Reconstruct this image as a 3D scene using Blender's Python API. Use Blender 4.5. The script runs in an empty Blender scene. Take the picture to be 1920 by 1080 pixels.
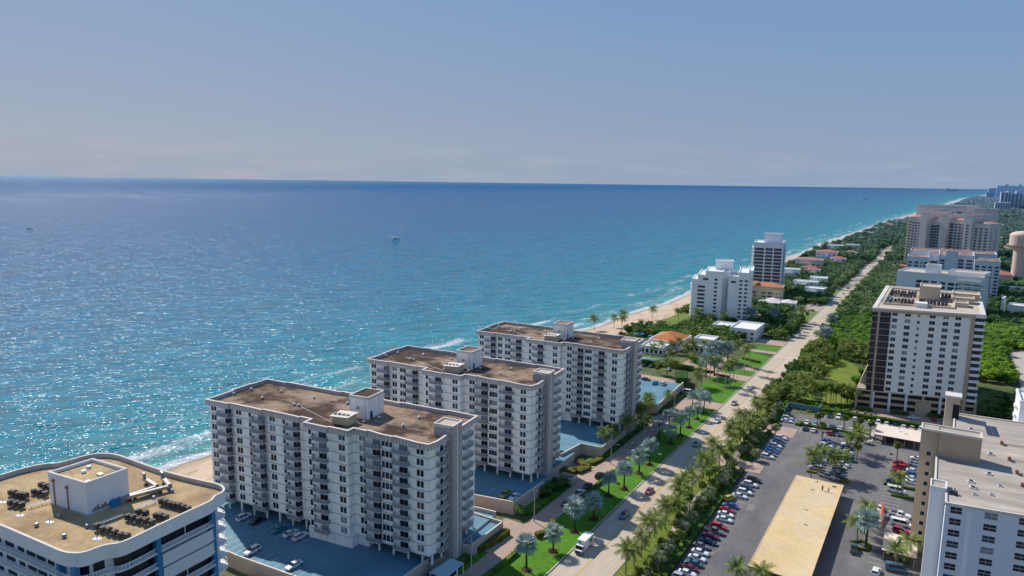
import bpy, math, random
from math import sin, cos, pi, radians, hypot, atan2
from mathutils import Vector, Matrix

rnd = random.Random(11)
SC = bpy.context.scene
COL = SC.collection

# ------------------------------------------------------------------ helpers
class MB:
    """collects faces; build() links them as ONE mesh object"""
    def __init__(s):
        s.v = []; s.f = []; s.m = []; s.mats = []
    def mi(s, mat):
        if mat not in s.mats: s.mats.append(mat)
        return s.mats.index(mat)
    def face(s, pts, mat):
        n = len(s.v); s.v.extend([tuple(p) for p in pts]); s.f.append(tuple(range(n, n + len(pts)))); s.m.append(s.mi(mat))
    def box(s, x0, x1, y0, y1, z0, z1, mat, top=None, skip=''):
        n = len(s.v)
        s.v += [(x0,y0,z0),(x1,y0,z0),(x1,y1,z0),(x0,y1,z0),(x0,y0,z1),(x1,y0,z1),(x1,y1,z1),(x0,y1,z1)]
        k = s.mi(mat); t = s.mi(top) if top else k
        for nm, q, mm in (('b',(3,2,1,0),k),('t',(4,5,6,7),t),('s',(0,1,5,4),k),('e',(1,2,6,5),k),('n',(2,3,7,6),k),('w',(3,0,4,7),k)):
            if nm in skip: continue
            s.f.append(tuple(n+i for i in q)); s.m.append(mm)
    def prism(s, poly, z0, z1, mat, top=None, bottom=True):
        n = len(s.v); N = len(poly)
        s.v += [(p[0],p[1],z0) for p in poly] + [(p[0],p[1],z1) for p in poly]
        k = s.mi(mat)
        for i in range(N):
            j = (i+1) % N
            s.f.append((n+i,n+j,n+N+j,n+N+i)); s.m.append(k)
        s.f.append(tuple(n+N+i for i in range(N))); s.m.append(s.mi(top) if top else k)
        if bottom: s.f.append(tuple(n+i for i in reversed(range(N)))); s.m.append(k)
    def ring(s, outer, inner, z0, z1, mat, top=None):
        N = len(outer); t = top or mat
        for i in range(N):
            j = (i+1) % N; a, b, c, d = outer[i], outer[j], inner[j], inner[i]
            s.face([(a[0],a[1],z0),(b[0],b[1],z0),(b[0],b[1],z1),(a[0],a[1],z1)], mat)
            s.face([(c[0],c[1],z0),(d[0],d[1],z0),(d[0],d[1],z1),(c[0],c[1],z1)], mat)
            s.face([(a[0],a[1],z1),(b[0],b[1],z1),(c[0],c[1],z1),(d[0],d[1],z1)], t)
            s.face([(d[0],d[1],z0),(c[0],c[1],z0),(b[0],b[1],z0),(a[0],a[1],z0)], mat)
    def tube(s, pts, radii, n, mat, cap=True):
        rings = []
        for i, p in enumerate(pts):
            p = Vector(p)
            a = Vector(pts[max(0,i-1)]); b = Vector(pts[min(len(pts)-1,i+1)])
            d = (b-a).normalized()
            up = Vector((0,0,1)) if abs(d.z) < .9 else Vector((1,0,0))
            x = d.cross(up).normalized(); y = d.cross(x)
            r = radii[i] if isinstance(radii,(list,tuple)) else radii
            base = len(s.v)
            for k in range(n):
                t = 2*pi*k/n; s.v.append(tuple(p + x*r*cos(t) + y*r*sin(t)))
            rings.append(base)
        k_ = s.mi(mat)
        for a, b in zip(rings, rings[1:]):
            for k in range(n):
                j = (k+1) % n
                s.f.append((a+k,b+k,b+j,a+j)); s.m.append(k_)
        if cap:
            s.f.append(tuple(rings[-1]+k for k in reversed(range(n)))); s.m.append(k_)
            s.f.append(tuple(rings[0]+k for k in range(n))); s.m.append(k_)
    def cyl(s, x, y, z0, z1, r, n, mat, r1=None, top=None):
        r1 = r if r1 is None else r1
        a = [(x+r*cos(2*pi*k/n), y+r*sin(2*pi*k/n)) for k in range(n)]
        b = [(x+r1*cos(2*pi*k/n), y+r1*sin(2*pi*k/n)) for k in range(n)]
        for i in range(n):
            j = (i+1) % n
            s.face([(a[i][0],a[i][1],z0),(a[j][0],a[j][1],z0),(b[j][0],b[j][1],z1),(b[i][0],b[i][1],z1)], mat)
        s.face([(p[0],p[1],z1) for p in b], top or mat)
    def mesh(s, name):
        me = bpy.data.meshes.new(name); me.from_pydata(s.v, [], s.f)
        for m in s.mats: me.materials.append(m)
        me.polygons.foreach_set('material_index', s.m)
        me.update(); return me
    def build(s, name, parent=None, loc=(0,0,0), rot=(0,0,0), smooth=False):
        me = s.mesh(name)
        if smooth: me.polygons.foreach_set('use_smooth', [True]*len(me.polygons))
        return put(name, me, parent, loc, rot)

def put(name, me, parent=None, loc=(0,0,0), rot=(0,0,0)):
    o = bpy.data.objects.new(name, me); COL.objects.link(o)
    o.location = loc; o.rotation_euler = rot if not isinstance(rot,(int,float)) else (0,0,rot)
    if parent: o.parent = parent
    return o
def tag(o, label=None, cat=None, group=None, kind=None):
    if label: o['label'] = label
    if cat: o['category'] = cat
    if group: o['group'] = group
    if kind: o['kind'] = kind
    return o
def thing(name, label, cat, loc=(0,0,0), rz=0, group=None):
    return tag(put(name, None, None, loc, (0,0,rz)), label, cat, group)
def copy_tree(o, loc=None, rz=None, label=None, group=None, scale=None, parent=None):
    c = o.copy(); COL.objects.link(c)
    if parent: c.parent = parent
    else:
        if loc is not None: c.location = loc
        if rz is not None: c.rotation_euler = (0,0,rz)
        if scale is not None: c.scale = scale if isinstance(scale, tuple) else (scale,)*3
        if label: c['label'] = label
        if group: c['group'] = group
    for ch in o.children: copy_tree(ch, parent=c)
    return c
ORD = ['first','second','third','fourth','fifth','sixth','seventh','eighth','ninth','tenth','eleventh','twelfth','thirteenth','fourteenth','fifteenth','sixteenth','seventeenth','eighteenth','nineteenth','twentieth','twenty-first','twenty-second','twenty-third','twenty-fourth','twenty-fifth','twenty-sixth','twenty-seventh','twenty-eighth','twenty-ninth','thirtieth']
ORD += ['thirty-'+o for o in ORD[:9]] + ['fortieth'] + ['forty-'+o for o in ORD[:9]] + ['fiftieth']
def offset(poly, d):
    """inward offset of a CCW polygon"""
    N = len(poly); out = []
    for i in range(N):
        a, b, c = Vector(poly[i-1]), Vector(poly[i]), Vector(poly[(i+1)%N])
        e1 = (b-a).normalized(); e2 = (c-b).normalized()
        n1 = Vector((-e1.y,e1.x)); n2 = Vector((-e2.y,e2.x)); m = (n1+n2)
        if m.length < 1e-4: m = n1
        m.normalize(); k = max(.5, m.dot(n1))
        p = b + m*(d/k); out.append((p.x,p.y))
    return out
def rot2(p, a): return (p[0]*cos(a)-p[1]*sin(a), p[0]*sin(a)+p[1]*cos(a))

# ------------------------------------------------------------------ materials
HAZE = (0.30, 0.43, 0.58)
def mat(name, col, rough=.85, var=.0, vs=.3, spec=.3, metal=0, haze=True, fine=0, fs=3, bump=0, bs=2, col2=None, cs=.5, stretch=None, det=6, cr=(.4,.62)):
    m = bpy.data.materials.new(name); m.use_nodes = True
    nt = m.node_tree; N = nt.nodes; L = nt.links
    b = N['Principled BSDF']; b.inputs['Roughness'].default_value = rough
    b.inputs['Specular IOR Level'].default_value = spec; b.inputs['Metallic'].default_value = metal
    g = N.new('ShaderNodeNewGeometry'); pos = g.outputs['Position']
    if stretch:
        mp = N.new('ShaderNodeMapping'); mp.inputs['Scale'].default_value = stretch; L.new(pos, mp.inputs['Vector']); pos = mp.outputs['Vector']
    rgb = N.new('ShaderNodeRGB'); rgb.outputs[0].default_value = (*col,1); out = rgb.outputs[0]
    def noise(scale, detail):
        n = N.new('ShaderNodeTexNoise'); n.inputs['Scale'].default_value = scale; n.inputs['Detail'].default_value = detail
        n.inputs['Roughness'].default_value = .62
        L.new(pos, n.inputs['Vector']); return n.outputs['Fac']
    if col2:
        f = noise(cs, det); r = N.new('ShaderNodeValToRGB'); r.color_ramp.elements[0].position = cr[0]; r.color_ramp.elements[1].position = cr[1]
        L.new(f, r.inputs[0]); mx = N.new('ShaderNodeMix'); mx.data_type = 'RGBA'
        L.new(r.outputs[0], mx.inputs[0]); L.new(out, mx.inputs[6]); mx.inputs[7].default_value = (*col2,1); out = mx.outputs[2]
    for amp, sc_, d in ((var, vs, 5), (fine, fs, 3)):
        if not amp: continue
        f = noise(sc_, d); mr = N.new('ShaderNodeMapRange')
        mr.inputs[1].default_value = .3; mr.inputs[2].default_value = .7; mr.inputs[3].default_value = 1-amp; mr.inputs[4].default_value = 1+amp
        L.new(f, mr.inputs[0]); vm = N.new('ShaderNodeVectorMath'); vm.operation = 'SCALE'
        L.new(out, vm.inputs[0]); L.new(mr.outputs[0], vm.inputs['Scale']); out = vm.outputs[0]
    if haze:  # distance haze painted into the base colour, stronger away from the origin
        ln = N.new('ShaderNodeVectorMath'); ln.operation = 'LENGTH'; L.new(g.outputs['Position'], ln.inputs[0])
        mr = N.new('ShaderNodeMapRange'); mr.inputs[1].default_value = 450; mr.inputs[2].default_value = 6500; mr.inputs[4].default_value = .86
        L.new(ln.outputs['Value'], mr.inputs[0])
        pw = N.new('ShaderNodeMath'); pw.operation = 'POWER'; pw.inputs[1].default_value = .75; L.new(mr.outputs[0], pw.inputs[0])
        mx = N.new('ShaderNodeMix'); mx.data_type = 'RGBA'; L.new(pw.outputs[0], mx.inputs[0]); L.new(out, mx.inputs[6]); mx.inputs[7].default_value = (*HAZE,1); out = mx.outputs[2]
    L.new(out, b.inputs['Base Color'])
    if bump:
        bp = N.new('ShaderNodeBump'); bp.inputs['Strength'].default_value = bump; L.new(noise(bs, 4), bp.inputs['Height']); L.new(bp.outputs[0], b.inputs['Normal'])
    m['out'] = 1
    return m

def foliage(name, dark, light, s=.35, s2=2.2, trans=.25):
    m = mat(name, dark, rough=.6, spec=.25, col2=light, cs=s, fine=.45, fs=s2, det=2)
    nt = m.node_tree; N = nt.nodes; L = nt.links; b = N['Principled BSDF']
    tr = N.new('ShaderNodeBsdfTranslucent'); mx = N.new('ShaderNodeMixShader'); mx.inputs[0].default_value = trans
    L.new(b.inputs['Base Color'].links[0].from_socket, tr.inputs['Color'])
    L.new(b.outputs[0], mx.inputs[1]); L.new(tr.outputs[0], mx.inputs[2]); L.new(mx.outputs[0], N['Material Output'].inputs['Surface'])
    return m

W_wall   = mat('condo_white', (.93,.89,.83), .8, var=.10, vs=.9, fine=.04, fs=1.5, stretch=(1,1,.12))
W_ledge  = mat('condo_ledge', (.55,.54,.54), .8, var=.05)
W_taupe  = mat('stair_taupe', (.42,.38,.36), .85, var=.05)
W_rail   = mat('balcony_rail', (.27,.265,.29), .6, var=.05)
W_cap    = mat('parapet_cap', (.66,.60,.54), .8, var=.1, vs=.5)
W_para   = mat('parapet_face', (.46,.41,.40), .85, var=.12, vs=.6)
ROOF_BR  = mat('roof_brown', (.27,.185,.125), .95, var=.30, vs=.25, col2=(.058,.034,.020), cs=.07, fine=.18, fs=.9, cr=(.44,.56), det=5)
ROOF_TAN = mat('roof_tan', (.46,.33,.17), .95, var=.22, vs=.15, fine=.14, fs=1.0, col2=(.31,.215,.12), cs=.12)
ROOF_GREY= mat('roof_gravel', (.45,.395,.33), .95, var=.16, vs=.12, fine=.14, fs=.8, col2=(.33,.285,.24), cs=.1, stretch=(.5,1.8,1))
ROOF_CREAM=mat('roof_cream', (.50,.42,.33), .9, var=.12, vs=.2, fine=.08, fs=1)
GLASS    = mat('window_glass', (.007,.012,.028), .22, spec=.35, var=.6, vs=.3)
GLASS_B  = mat('window_glass_blue', (.018,.04,.085), .2, spec=.4, var=.5, vs=.3)
GLASS_C  = mat('window_curtained', (.20,.22,.24), .3, spec=.5, var=.3, vs=.5)
WHITE    = mat('paint_white', (.78,.77,.76), .6, var=.04)
LIGHTW   = mat('stucco_white', (.82,.82,.83), .85, var=.05, vs=.1)
TAN      = mat('tan_stucco', (.48,.36,.245), .85, var=.07, vs=.2)
TAN_L    = mat('pale_tan_stucco', (.55,.45,.34), .85, var=.07, vs=.2)
TOWER_W  = mat('tower_white', (.84,.80,.74), .85, var=.04, vs=.1)
CARPORT  = mat('carport_membrane', (.62,.46,.23), .9, var=.10, vs=.10, fine=.05, fs=.8, col2=(.62,.49,.31), cs=.06)
CARPORT2 = mat('carport_membrane_pink', (.74,.62,.52), .9, var=.05, vs=.3)
RUST     = mat('fascia_maroon', (.10,.045,.04), .7)
BLUE_ST  = mat('blue_stripe', (.02,.20,.42), .6, var=.05)
NEARW    = mat('resort_white', (.80,.80,.80), .8, var=.06, vs=.3)
NEARP    = mat('resort_panel', (.64,.68,.72), .8, var=.05, stretch=(1,1,30), vs=.4)
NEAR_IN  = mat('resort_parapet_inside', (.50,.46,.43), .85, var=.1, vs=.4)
METAL_D  = mat('condenser_dark', (.06,.062,.068), .5, metal=.3, var=.4, vs=1)
METAL_G  = mat('galvanised', (.30,.30,.30), .35, metal=.6, var=.2, vs=1)
RUBBER   = mat('tyre_rubber', (.012,.012,.012), .8)
RIM      = mat('wheel_rim', (.4,.4,.42), .3, metal=.8)
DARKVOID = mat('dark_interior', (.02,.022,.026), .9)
ASPHALT  = mat('asphalt_lot', (.125,.122,.130), .92, var=.22, vs=.06, fine=.10, fs=.9, col2=(.185,.175,.165), cs=.07, stretch=(1,.35,1))
ROAD_M   = mat('road_surface', (.50,.41,.315), .92, var=.10, vs=.12, fine=.06, fs=1.2, stretch=(1,.12,1))
DRIVE_M  = mat('drive_pink_concrete', (.42,.30,.235), .9, var=.12, vs=.15, fine=.08, fs=1.2, stretch=(1,.5,1))
SIDEW    = mat('pavement_concrete', (.44,.38,.33), .9, var=.10, vs=.3)
KERB     = mat('kerb_concrete', (.46,.43,.38), .9, var=.1)
DECK_M   = mat('deck_coating', (.10,.235,.315), .75, var=.16, vs=.12, fine=.08, fs=1.2, col2=(.12,.24,.30), cs=.15)
DECK_W   = mat('deck_wall_beige', (.50,.41,.34), .88, var=.08, vs=.3)
GRASS_M  = mat('lawn_grass', (.062,.19,.008), .95, var=.2, vs=.1, fine=.30, fs=1.2, col2=(.085,.20,.012), cs=.15)
GRASS_Y  = mat('lawn_grass_yellow', (.11,.185,.015), .95, var=.2, vs=.1, fine=.3, fs=1.2, col2=(.15,.17,.03), cs=.12)
GROUND_M = mat('ground_soil', (.065,.105,.026), .95, var=.3, vs=.03, fine=.3, fs=.4, col2=(.13,.13,.06), cs=.03)
SAND     = mat('beach_sand', (.50,.375,.265), .95, var=.12, vs=.08, fine=.12, fs=.8, col2=(.42,.30,.20), cs=.05)
LINE_W   = mat('painted_white', (.62,.60,.55), .8, fine=.15, fs=2)
LINE_Y   = mat('painted_yellow', (.60,.36,.06), .8, fine=.2, fs=1.5)
POOL_M   = mat('pool_water', (.02,.36,.42), .1, spec=.6, var=.15, vs=1)
ORANGE_T = mat('orange_tiles', (.50,.17,.055), .85, var=.15, vs=.5, fine=.1, fs=3)
RED_T    = mat('red_tiles', (.42,.10,.06), .85, var=.15, vs=.3)
BRN_T    = mat('brown_tiles', (.30,.16,.10), .85, var=.2, vs=.3)
PEACH    = mat('peach_stucco', (.72,.52,.41), .85, var=.05)
PALEY    = mat('pale_yellow_stucco', (.62,.50,.32), .85, var=.05)
PINKISH  = mat('beige_pink_stucco', (.70,.60,.54), .85, var=.06, vs=.05)
GREYW    = mat('blue_grey_stucco', (.68,.71,.75), .85, var=.05, vs=.05)
BARK_P   = mat('palm_trunk', (.20,.165,.125), .9, var=.2, vs=2)
BARK_D   = mat('dark_palm_trunk', (.06,.045,.032), .9, var=.3, vs=2)
BARK     = mat('tree_bark', (.12,.09,.065), .9, var=.25, vs=2)
MULCH    = mat('mulch_bed', (.085,.045,.03), .95, var=.3, vs=2)
POLE_C   = mat('pole_concrete', (.42,.39,.36), .9, var=.1)
WIRE_M   = mat('wire_dark', (.05,.05,.055), .6)
ORANGE_P = mat('barrier_orange', (.52,.12,.04), .6)
YELLOW_S = mat('sign_amber', (.70,.30,.02), .6)
RED_S    = mat('sign_red', (.50,.03,.03), .6)
GREEN_S  = mat('logo_green', (.05,.30,.12), .6)
TEAL_R   = mat('gatehouse_roof', (.30,.44,.47), .6, var=.08, vs=.5, stretch=(2,2,2))
SOLAR    = mat('solar_cells', (.02,.025,.05), .2, spec=.6)
SKIN     = mat('skin', (.42,.24,.17), .7)
CLOTH_W  = mat('shirt_white', (.62,.62,.60), .9)
CLOTH_R  = mat('shirt_rust', (.30,.11,.08), .9)
CLOTH_D  = mat('trousers_dark', (.035,.035,.045), .9)
HAIR     = mat('hair_dark', (.02,.014,.01), .8)
UMB_BLUE = mat('umbrella_blue', (.02,.18,.50), .7)

F_SILVER = foliage('silver_palm_leaf', (0.2, 0.28, 0.27), (0.42, 0.52, 0.47), .5, 2.5, .1)
F_COCO   = foliage('coconut_leaf', (0.08, 0.135, 0.022), (0.25, 0.31, 0.05), .5, 2.0)
F_SABAL  = foliage('cabbage_palm_leaf', (0.08, 0.13, 0.02), (0.22, 0.26, 0.05), .6, 2.0)
F_GREY   = foliage('grey_green_leaf', (0.17, 0.21, 0.085), (0.35, 0.39, 0.19), .6, 2.2, .12)
F_DARK   = foliage('dark_green_leaf', (0.032, 0.095, 0.014), (0.09, 0.19, 0.024), .3, 1.4)
F_MID    = foliage('mid_green_leaf', (0.055, 0.14, 0.014), (0.15, 0.29, 0.026), .22, 1.2)
F_BRIGHT = foliage('bright_green_leaf', (0.13, 0.27, 0.01), (0.27, 0.42, 0.018), .14, 1.0)
F_HEDGE  = foliage('hedge_leaf', (.035,.085,.012), (.08,.17,.02), .5, 3.0)
F_OLIVE  = foliage('olive_hedge_leaf', (.11,.11,.015), (.20,.19,.03), .5, 3.0)
F_RED    = foliage('croton_leaf', (.14,.05,.03), (.12,.14,.03), 2, 6.0)

PAINT = {}
def paint(c):
    cols = dict(white=(.72,.73,.74), silver=(.40,.42,.44), grey=(.13,.14,.15), black=(.014,.015,.018), navy=(.012,.028,.075),
                blue=(.01,.10,.34), red=(.46,.012,.03), crimson=(.32,.008,.055), maroon=(.13,.015,.03), slate=(.06,.13,.19), teal=(.02,.26,.28),
                lightblue=(.22,.44,.52), tan=(.46,.36,.24), yellowgreen=(.42,.36,.015), lime=(.24,.30,.03), green=(.05,.11,.08), pink=(.30,.07,.10))
    if c not in PAINT:
        m = mat('car_paint_'+c, cols[c], .28, spec=.55, haze=False)
        m.node_tree.nodes['Principled BSDF'].inputs['Coat Weight'].default_value = .5
        PAINT[c] = m
    return PAINT[c]
CARGLASS = mat('car_glass', (.012,.016,.022), .08, spec=.7, haze=False)
LAMP_W = mat('headlight_lens', (.65,.66,.68), .2, haze=False)
LAMP_R = mat('tail_light_lens', (.30,.01,.01), .2, haze=False)
TRIM = mat('black_trim', (.02,.02,.022), .6, haze=False)

# ------------------------------------------------------------------ camera, sun, sky
F = 1300.; roll = math.atan(.012); pitch = math.atan(200.5*cos(roll)/F); yaw = radians(-31.8657)
f = Vector((sin(yaw)*cos(pitch), cos(yaw)*cos(pitch), -sin(pitch)))
r = Vector((cos(yaw), -sin(yaw), 0)); u = r.cross(f)
r2 = r*cos(roll)+u*sin(roll); u2 = u*cos(roll)-r*sin(roll)
cam = bpy.data.cameras.new('camera'); co = bpy.data.objects.new('camera', cam); COL.objects.link(co)
cam.sensor_width = 36; cam.lens = F/1920*36; cam.clip_start = 1; cam.clip_end = 400000
mw = Matrix(((r2.x,u2.x,-f.x,0),(r2.y,u2.y,-f.y,0),(r2.z,u2.z,-f.z,100),(0,0,0,1)))
co.matrix_world = mw; SC.camera = co

SUN = Vector((-.95,.36,1.0)).normalized()
sl = bpy.data.lights.new('sun','SUN'); sl.energy = 4.8; sl.angle = radians(.5); sl.color = (1,.945,.86)
so = bpy.data.objects.new('sun', sl); COL.objects.link(so); so.rotation_euler = SUN.to_track_quat('Z','Y').to_euler()
so.location = (0,0,300)

w = bpy.data.worlds.new('World'); SC.world = w; w.use_nodes = True
nt = w.node_tree; N = nt.nodes; L = nt.links; bg = N['Background']
sky = N.new('ShaderNodeTexSky'); sky.sky_type = 'NISHITA'; sky.sun_disc = False
sky.sun_elevation = math.asin(SUN.z); sky.sun_rotation = atan2(SUN.x, SUN.y)
sky.air_density = 1.0; sky.dust_density = 2.0; sky.ozone_density = 1.5; sky.altitude = 100
# a slight overall grade of the sky (same for every ray): hazy blue-grey, bluer to the east
tc = N.new('ShaderNodeTexCoord'); sp = N.new('ShaderNodeSeparateXYZ'); L.new(tc.outputs['Generated'], sp.inputs[0])
rp = N.new('ShaderNodeValToRGB'); L.new(sp.outputs['Z'], rp.inputs[0])
SKYRAMP = [(0.0,(.31,.425,.60)),(.03,(.295,.40,.575)),(.09,(.255,.365,.555)),(.20,(.205,.345,.58)),(.36,(.155,.315,.60)),(1.0,(.09,.22,.52))]
e = rp.color_ramp.elements
e[0].position = 0; e[0].color = (*SKYRAMP[0][1],1); e[1].position = 1; e[1].color = (*SKYRAMP[-1][1],1)
for p, c in SKYRAMP[1:-1]:
    k = e.new(p); k.color = (*c,1)
# faint low cloud band on the horizon
mp = N.new('ShaderNodeMapping'); mp.inputs['Scale'].default_value = (5,5,32); L.new(tc.outputs['Generated'], mp.inputs[0])
cn = N.new('ShaderNodeTexNoise'); cn.inputs['Scale'].default_value = 2.2; cn.inputs['Detail'].default_value = 7; L.new(mp.outputs[0], cn.inputs['Vector'])
cr = N.new('ShaderNodeMapRange'); cr.inputs[1].default_value = .45; cr.inputs[2].default_value = .72; L.new(cn.outputs['Fac'], cr.inputs[0])
cb = N.new('ShaderNodeMapRange'); cb.inputs[1].default_value = .065; cb.inputs[2].default_value = .01; cb.inputs[4].default_value = .32; L.new(sp.outputs['Z'], cb.inputs[0])
cm = N.new('ShaderNodeMath'); cm.operation = 'MULTIPLY'; L.new(cr.outputs[0], cm.inputs[0]); L.new(cb.outputs[0], cm.inputs[1])
mc = N.new('ShaderNodeMix'); mc.data_type = 'RGBA'; L.new(cm.outputs[0], mc.inputs[0]); L.new(rp.outputs[0], mc.inputs[6]); mc.inputs[7].default_value = (.52,.57,.67,1)
# east-west tint
dt = N.new('ShaderNodeVectorMath'); dt.operation = 'DOT_PRODUCT'; L.new(tc.outputs['Generated'], dt.inputs[0]); dt.inputs[1].default_value = (-.94,-.34,0)
mr = N.new('ShaderNodeMapRange'); mr.inputs[1].default_value = -.4; mr.inputs[2].default_value = .9; L.new(dt.outputs['Value'], mr.inputs[0])
tn = N.new('ShaderNodeMix'); tn.data_type = 'RGBA'; L.new(mr.outputs[0], tn.inputs[0]); tn.inputs[6].default_value = (.98,.985,.99,1); tn.inputs[7].default_value = (1.09,.96,.90,1)
ml = N.new('ShaderNodeVectorMath'); ml.operation = 'MULTIPLY'; L.new(mc.outputs[2], ml.inputs[0]); L.new(tn.outputs[2], ml.inputs[1])
# Nishita (physical) sky at .1 blended in
sc1 = N.new('ShaderNodeVectorMath'); sc1.operation = 'SCALE'; sc1.inputs['Scale'].default_value = .075; L.new(sky.outputs[0], sc1.inputs[0])
fin = N.new('ShaderNodeMix'); fin.data_type = 'RGBA'; fin.inputs[0].default_value = .85; L.new(sc1.outputs[0], fin.inputs[6]); L.new(ml.outputs[0], fin.inputs[7])
L.new(fin.outputs[2], bg.inputs['Color']); bg.inputs['Strength'].default_value = 1.0
SC.view_settings.view_transform = 'Standard'; SC.view_settings.look = 'None'; SC.view_settings.exposure = 0
SC.cycles.max_bounces = 6; SC.cycles.sample_clamp_direct = 12; SC.cycles.sample_clamp_indirect = 3

# ------------------------------------------------------------------ ground, sea, beach
COAST = [(-228,-6000),(-228,-400),(-227,60),(-226,150),(-226,240),(-216,330),(-204,427),(-200,516),(-197,640),(-192,800),(-183,1035),(-174,1390),(-150,2120),(-99,2967),(0,5000),(95,7025),(420,11000),(1500,21000),(4200,36000)]
def coast_x(y):
    for a, b in zip(COAST, COAST[1:]):
        if a[1] <= y <= b[1]: t = (y-a[1])/(b[1]-a[1]); return a[0]+(b[0]-a[0])*t
    return COAST[-1][0]
def coast_ys():
    ys = [-6000,-1500,-400]; y = -100
    while y < 1600: ys.append(y); y += 20
    while y < 36000: ys.append(y); y *= 1.12
    return ys
YS = coast_ys()
def wob(y): return 2.2*sin(y*.047)+1.4*sin(y*.113+1)+3*sin(y*.012+.5)

def bw(y):
    K = [(-9999,1),(330,1),(430,.86),(560,.74),(700,.58),(1900,.58),(2600,1.1),(4200,1.4),(7000,1.3),(99999,1.2)]
    for a, c in zip(K, K[1:]):
        if a[0] <= y <= c[0]: return a[1]+(c[1]-a[1])*(y-a[0])/(c[0]-a[0])
def strip_mesh(name, offs, zs, m, side):
    v = []; fc = []; at = []
    for y in YS:
        cx = coast_x(y) + (wob(y) if -100 < y < 6000 else 0)
        for o, z in zip(offs, zs):
            k = o*bw(y) if side > 0 and o > 0 and o < 61 else o
            v.append((cx+side*k, y, z)); at.append(float(o))
    n = len(offs)
    for i in range(len(YS)-1):
        for j in range(n-1):
            a = i*n+j; q = (a, a+1, a+n+1, a+n)
            fc.append(q if side > 0 else q[::-1])
    me = bpy.data.meshes.new(name); me.from_pydata(v, [], fc)
    if m is not None: me.materials.append(m)
    at_ = me.attributes.new('off','FLOAT','POINT'); at_.data.foreach_set('value', at)
    me.update(); me.polygons.foreach_set('use_smooth',[True]*len(me.polygons)); return put(name, me)

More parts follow.
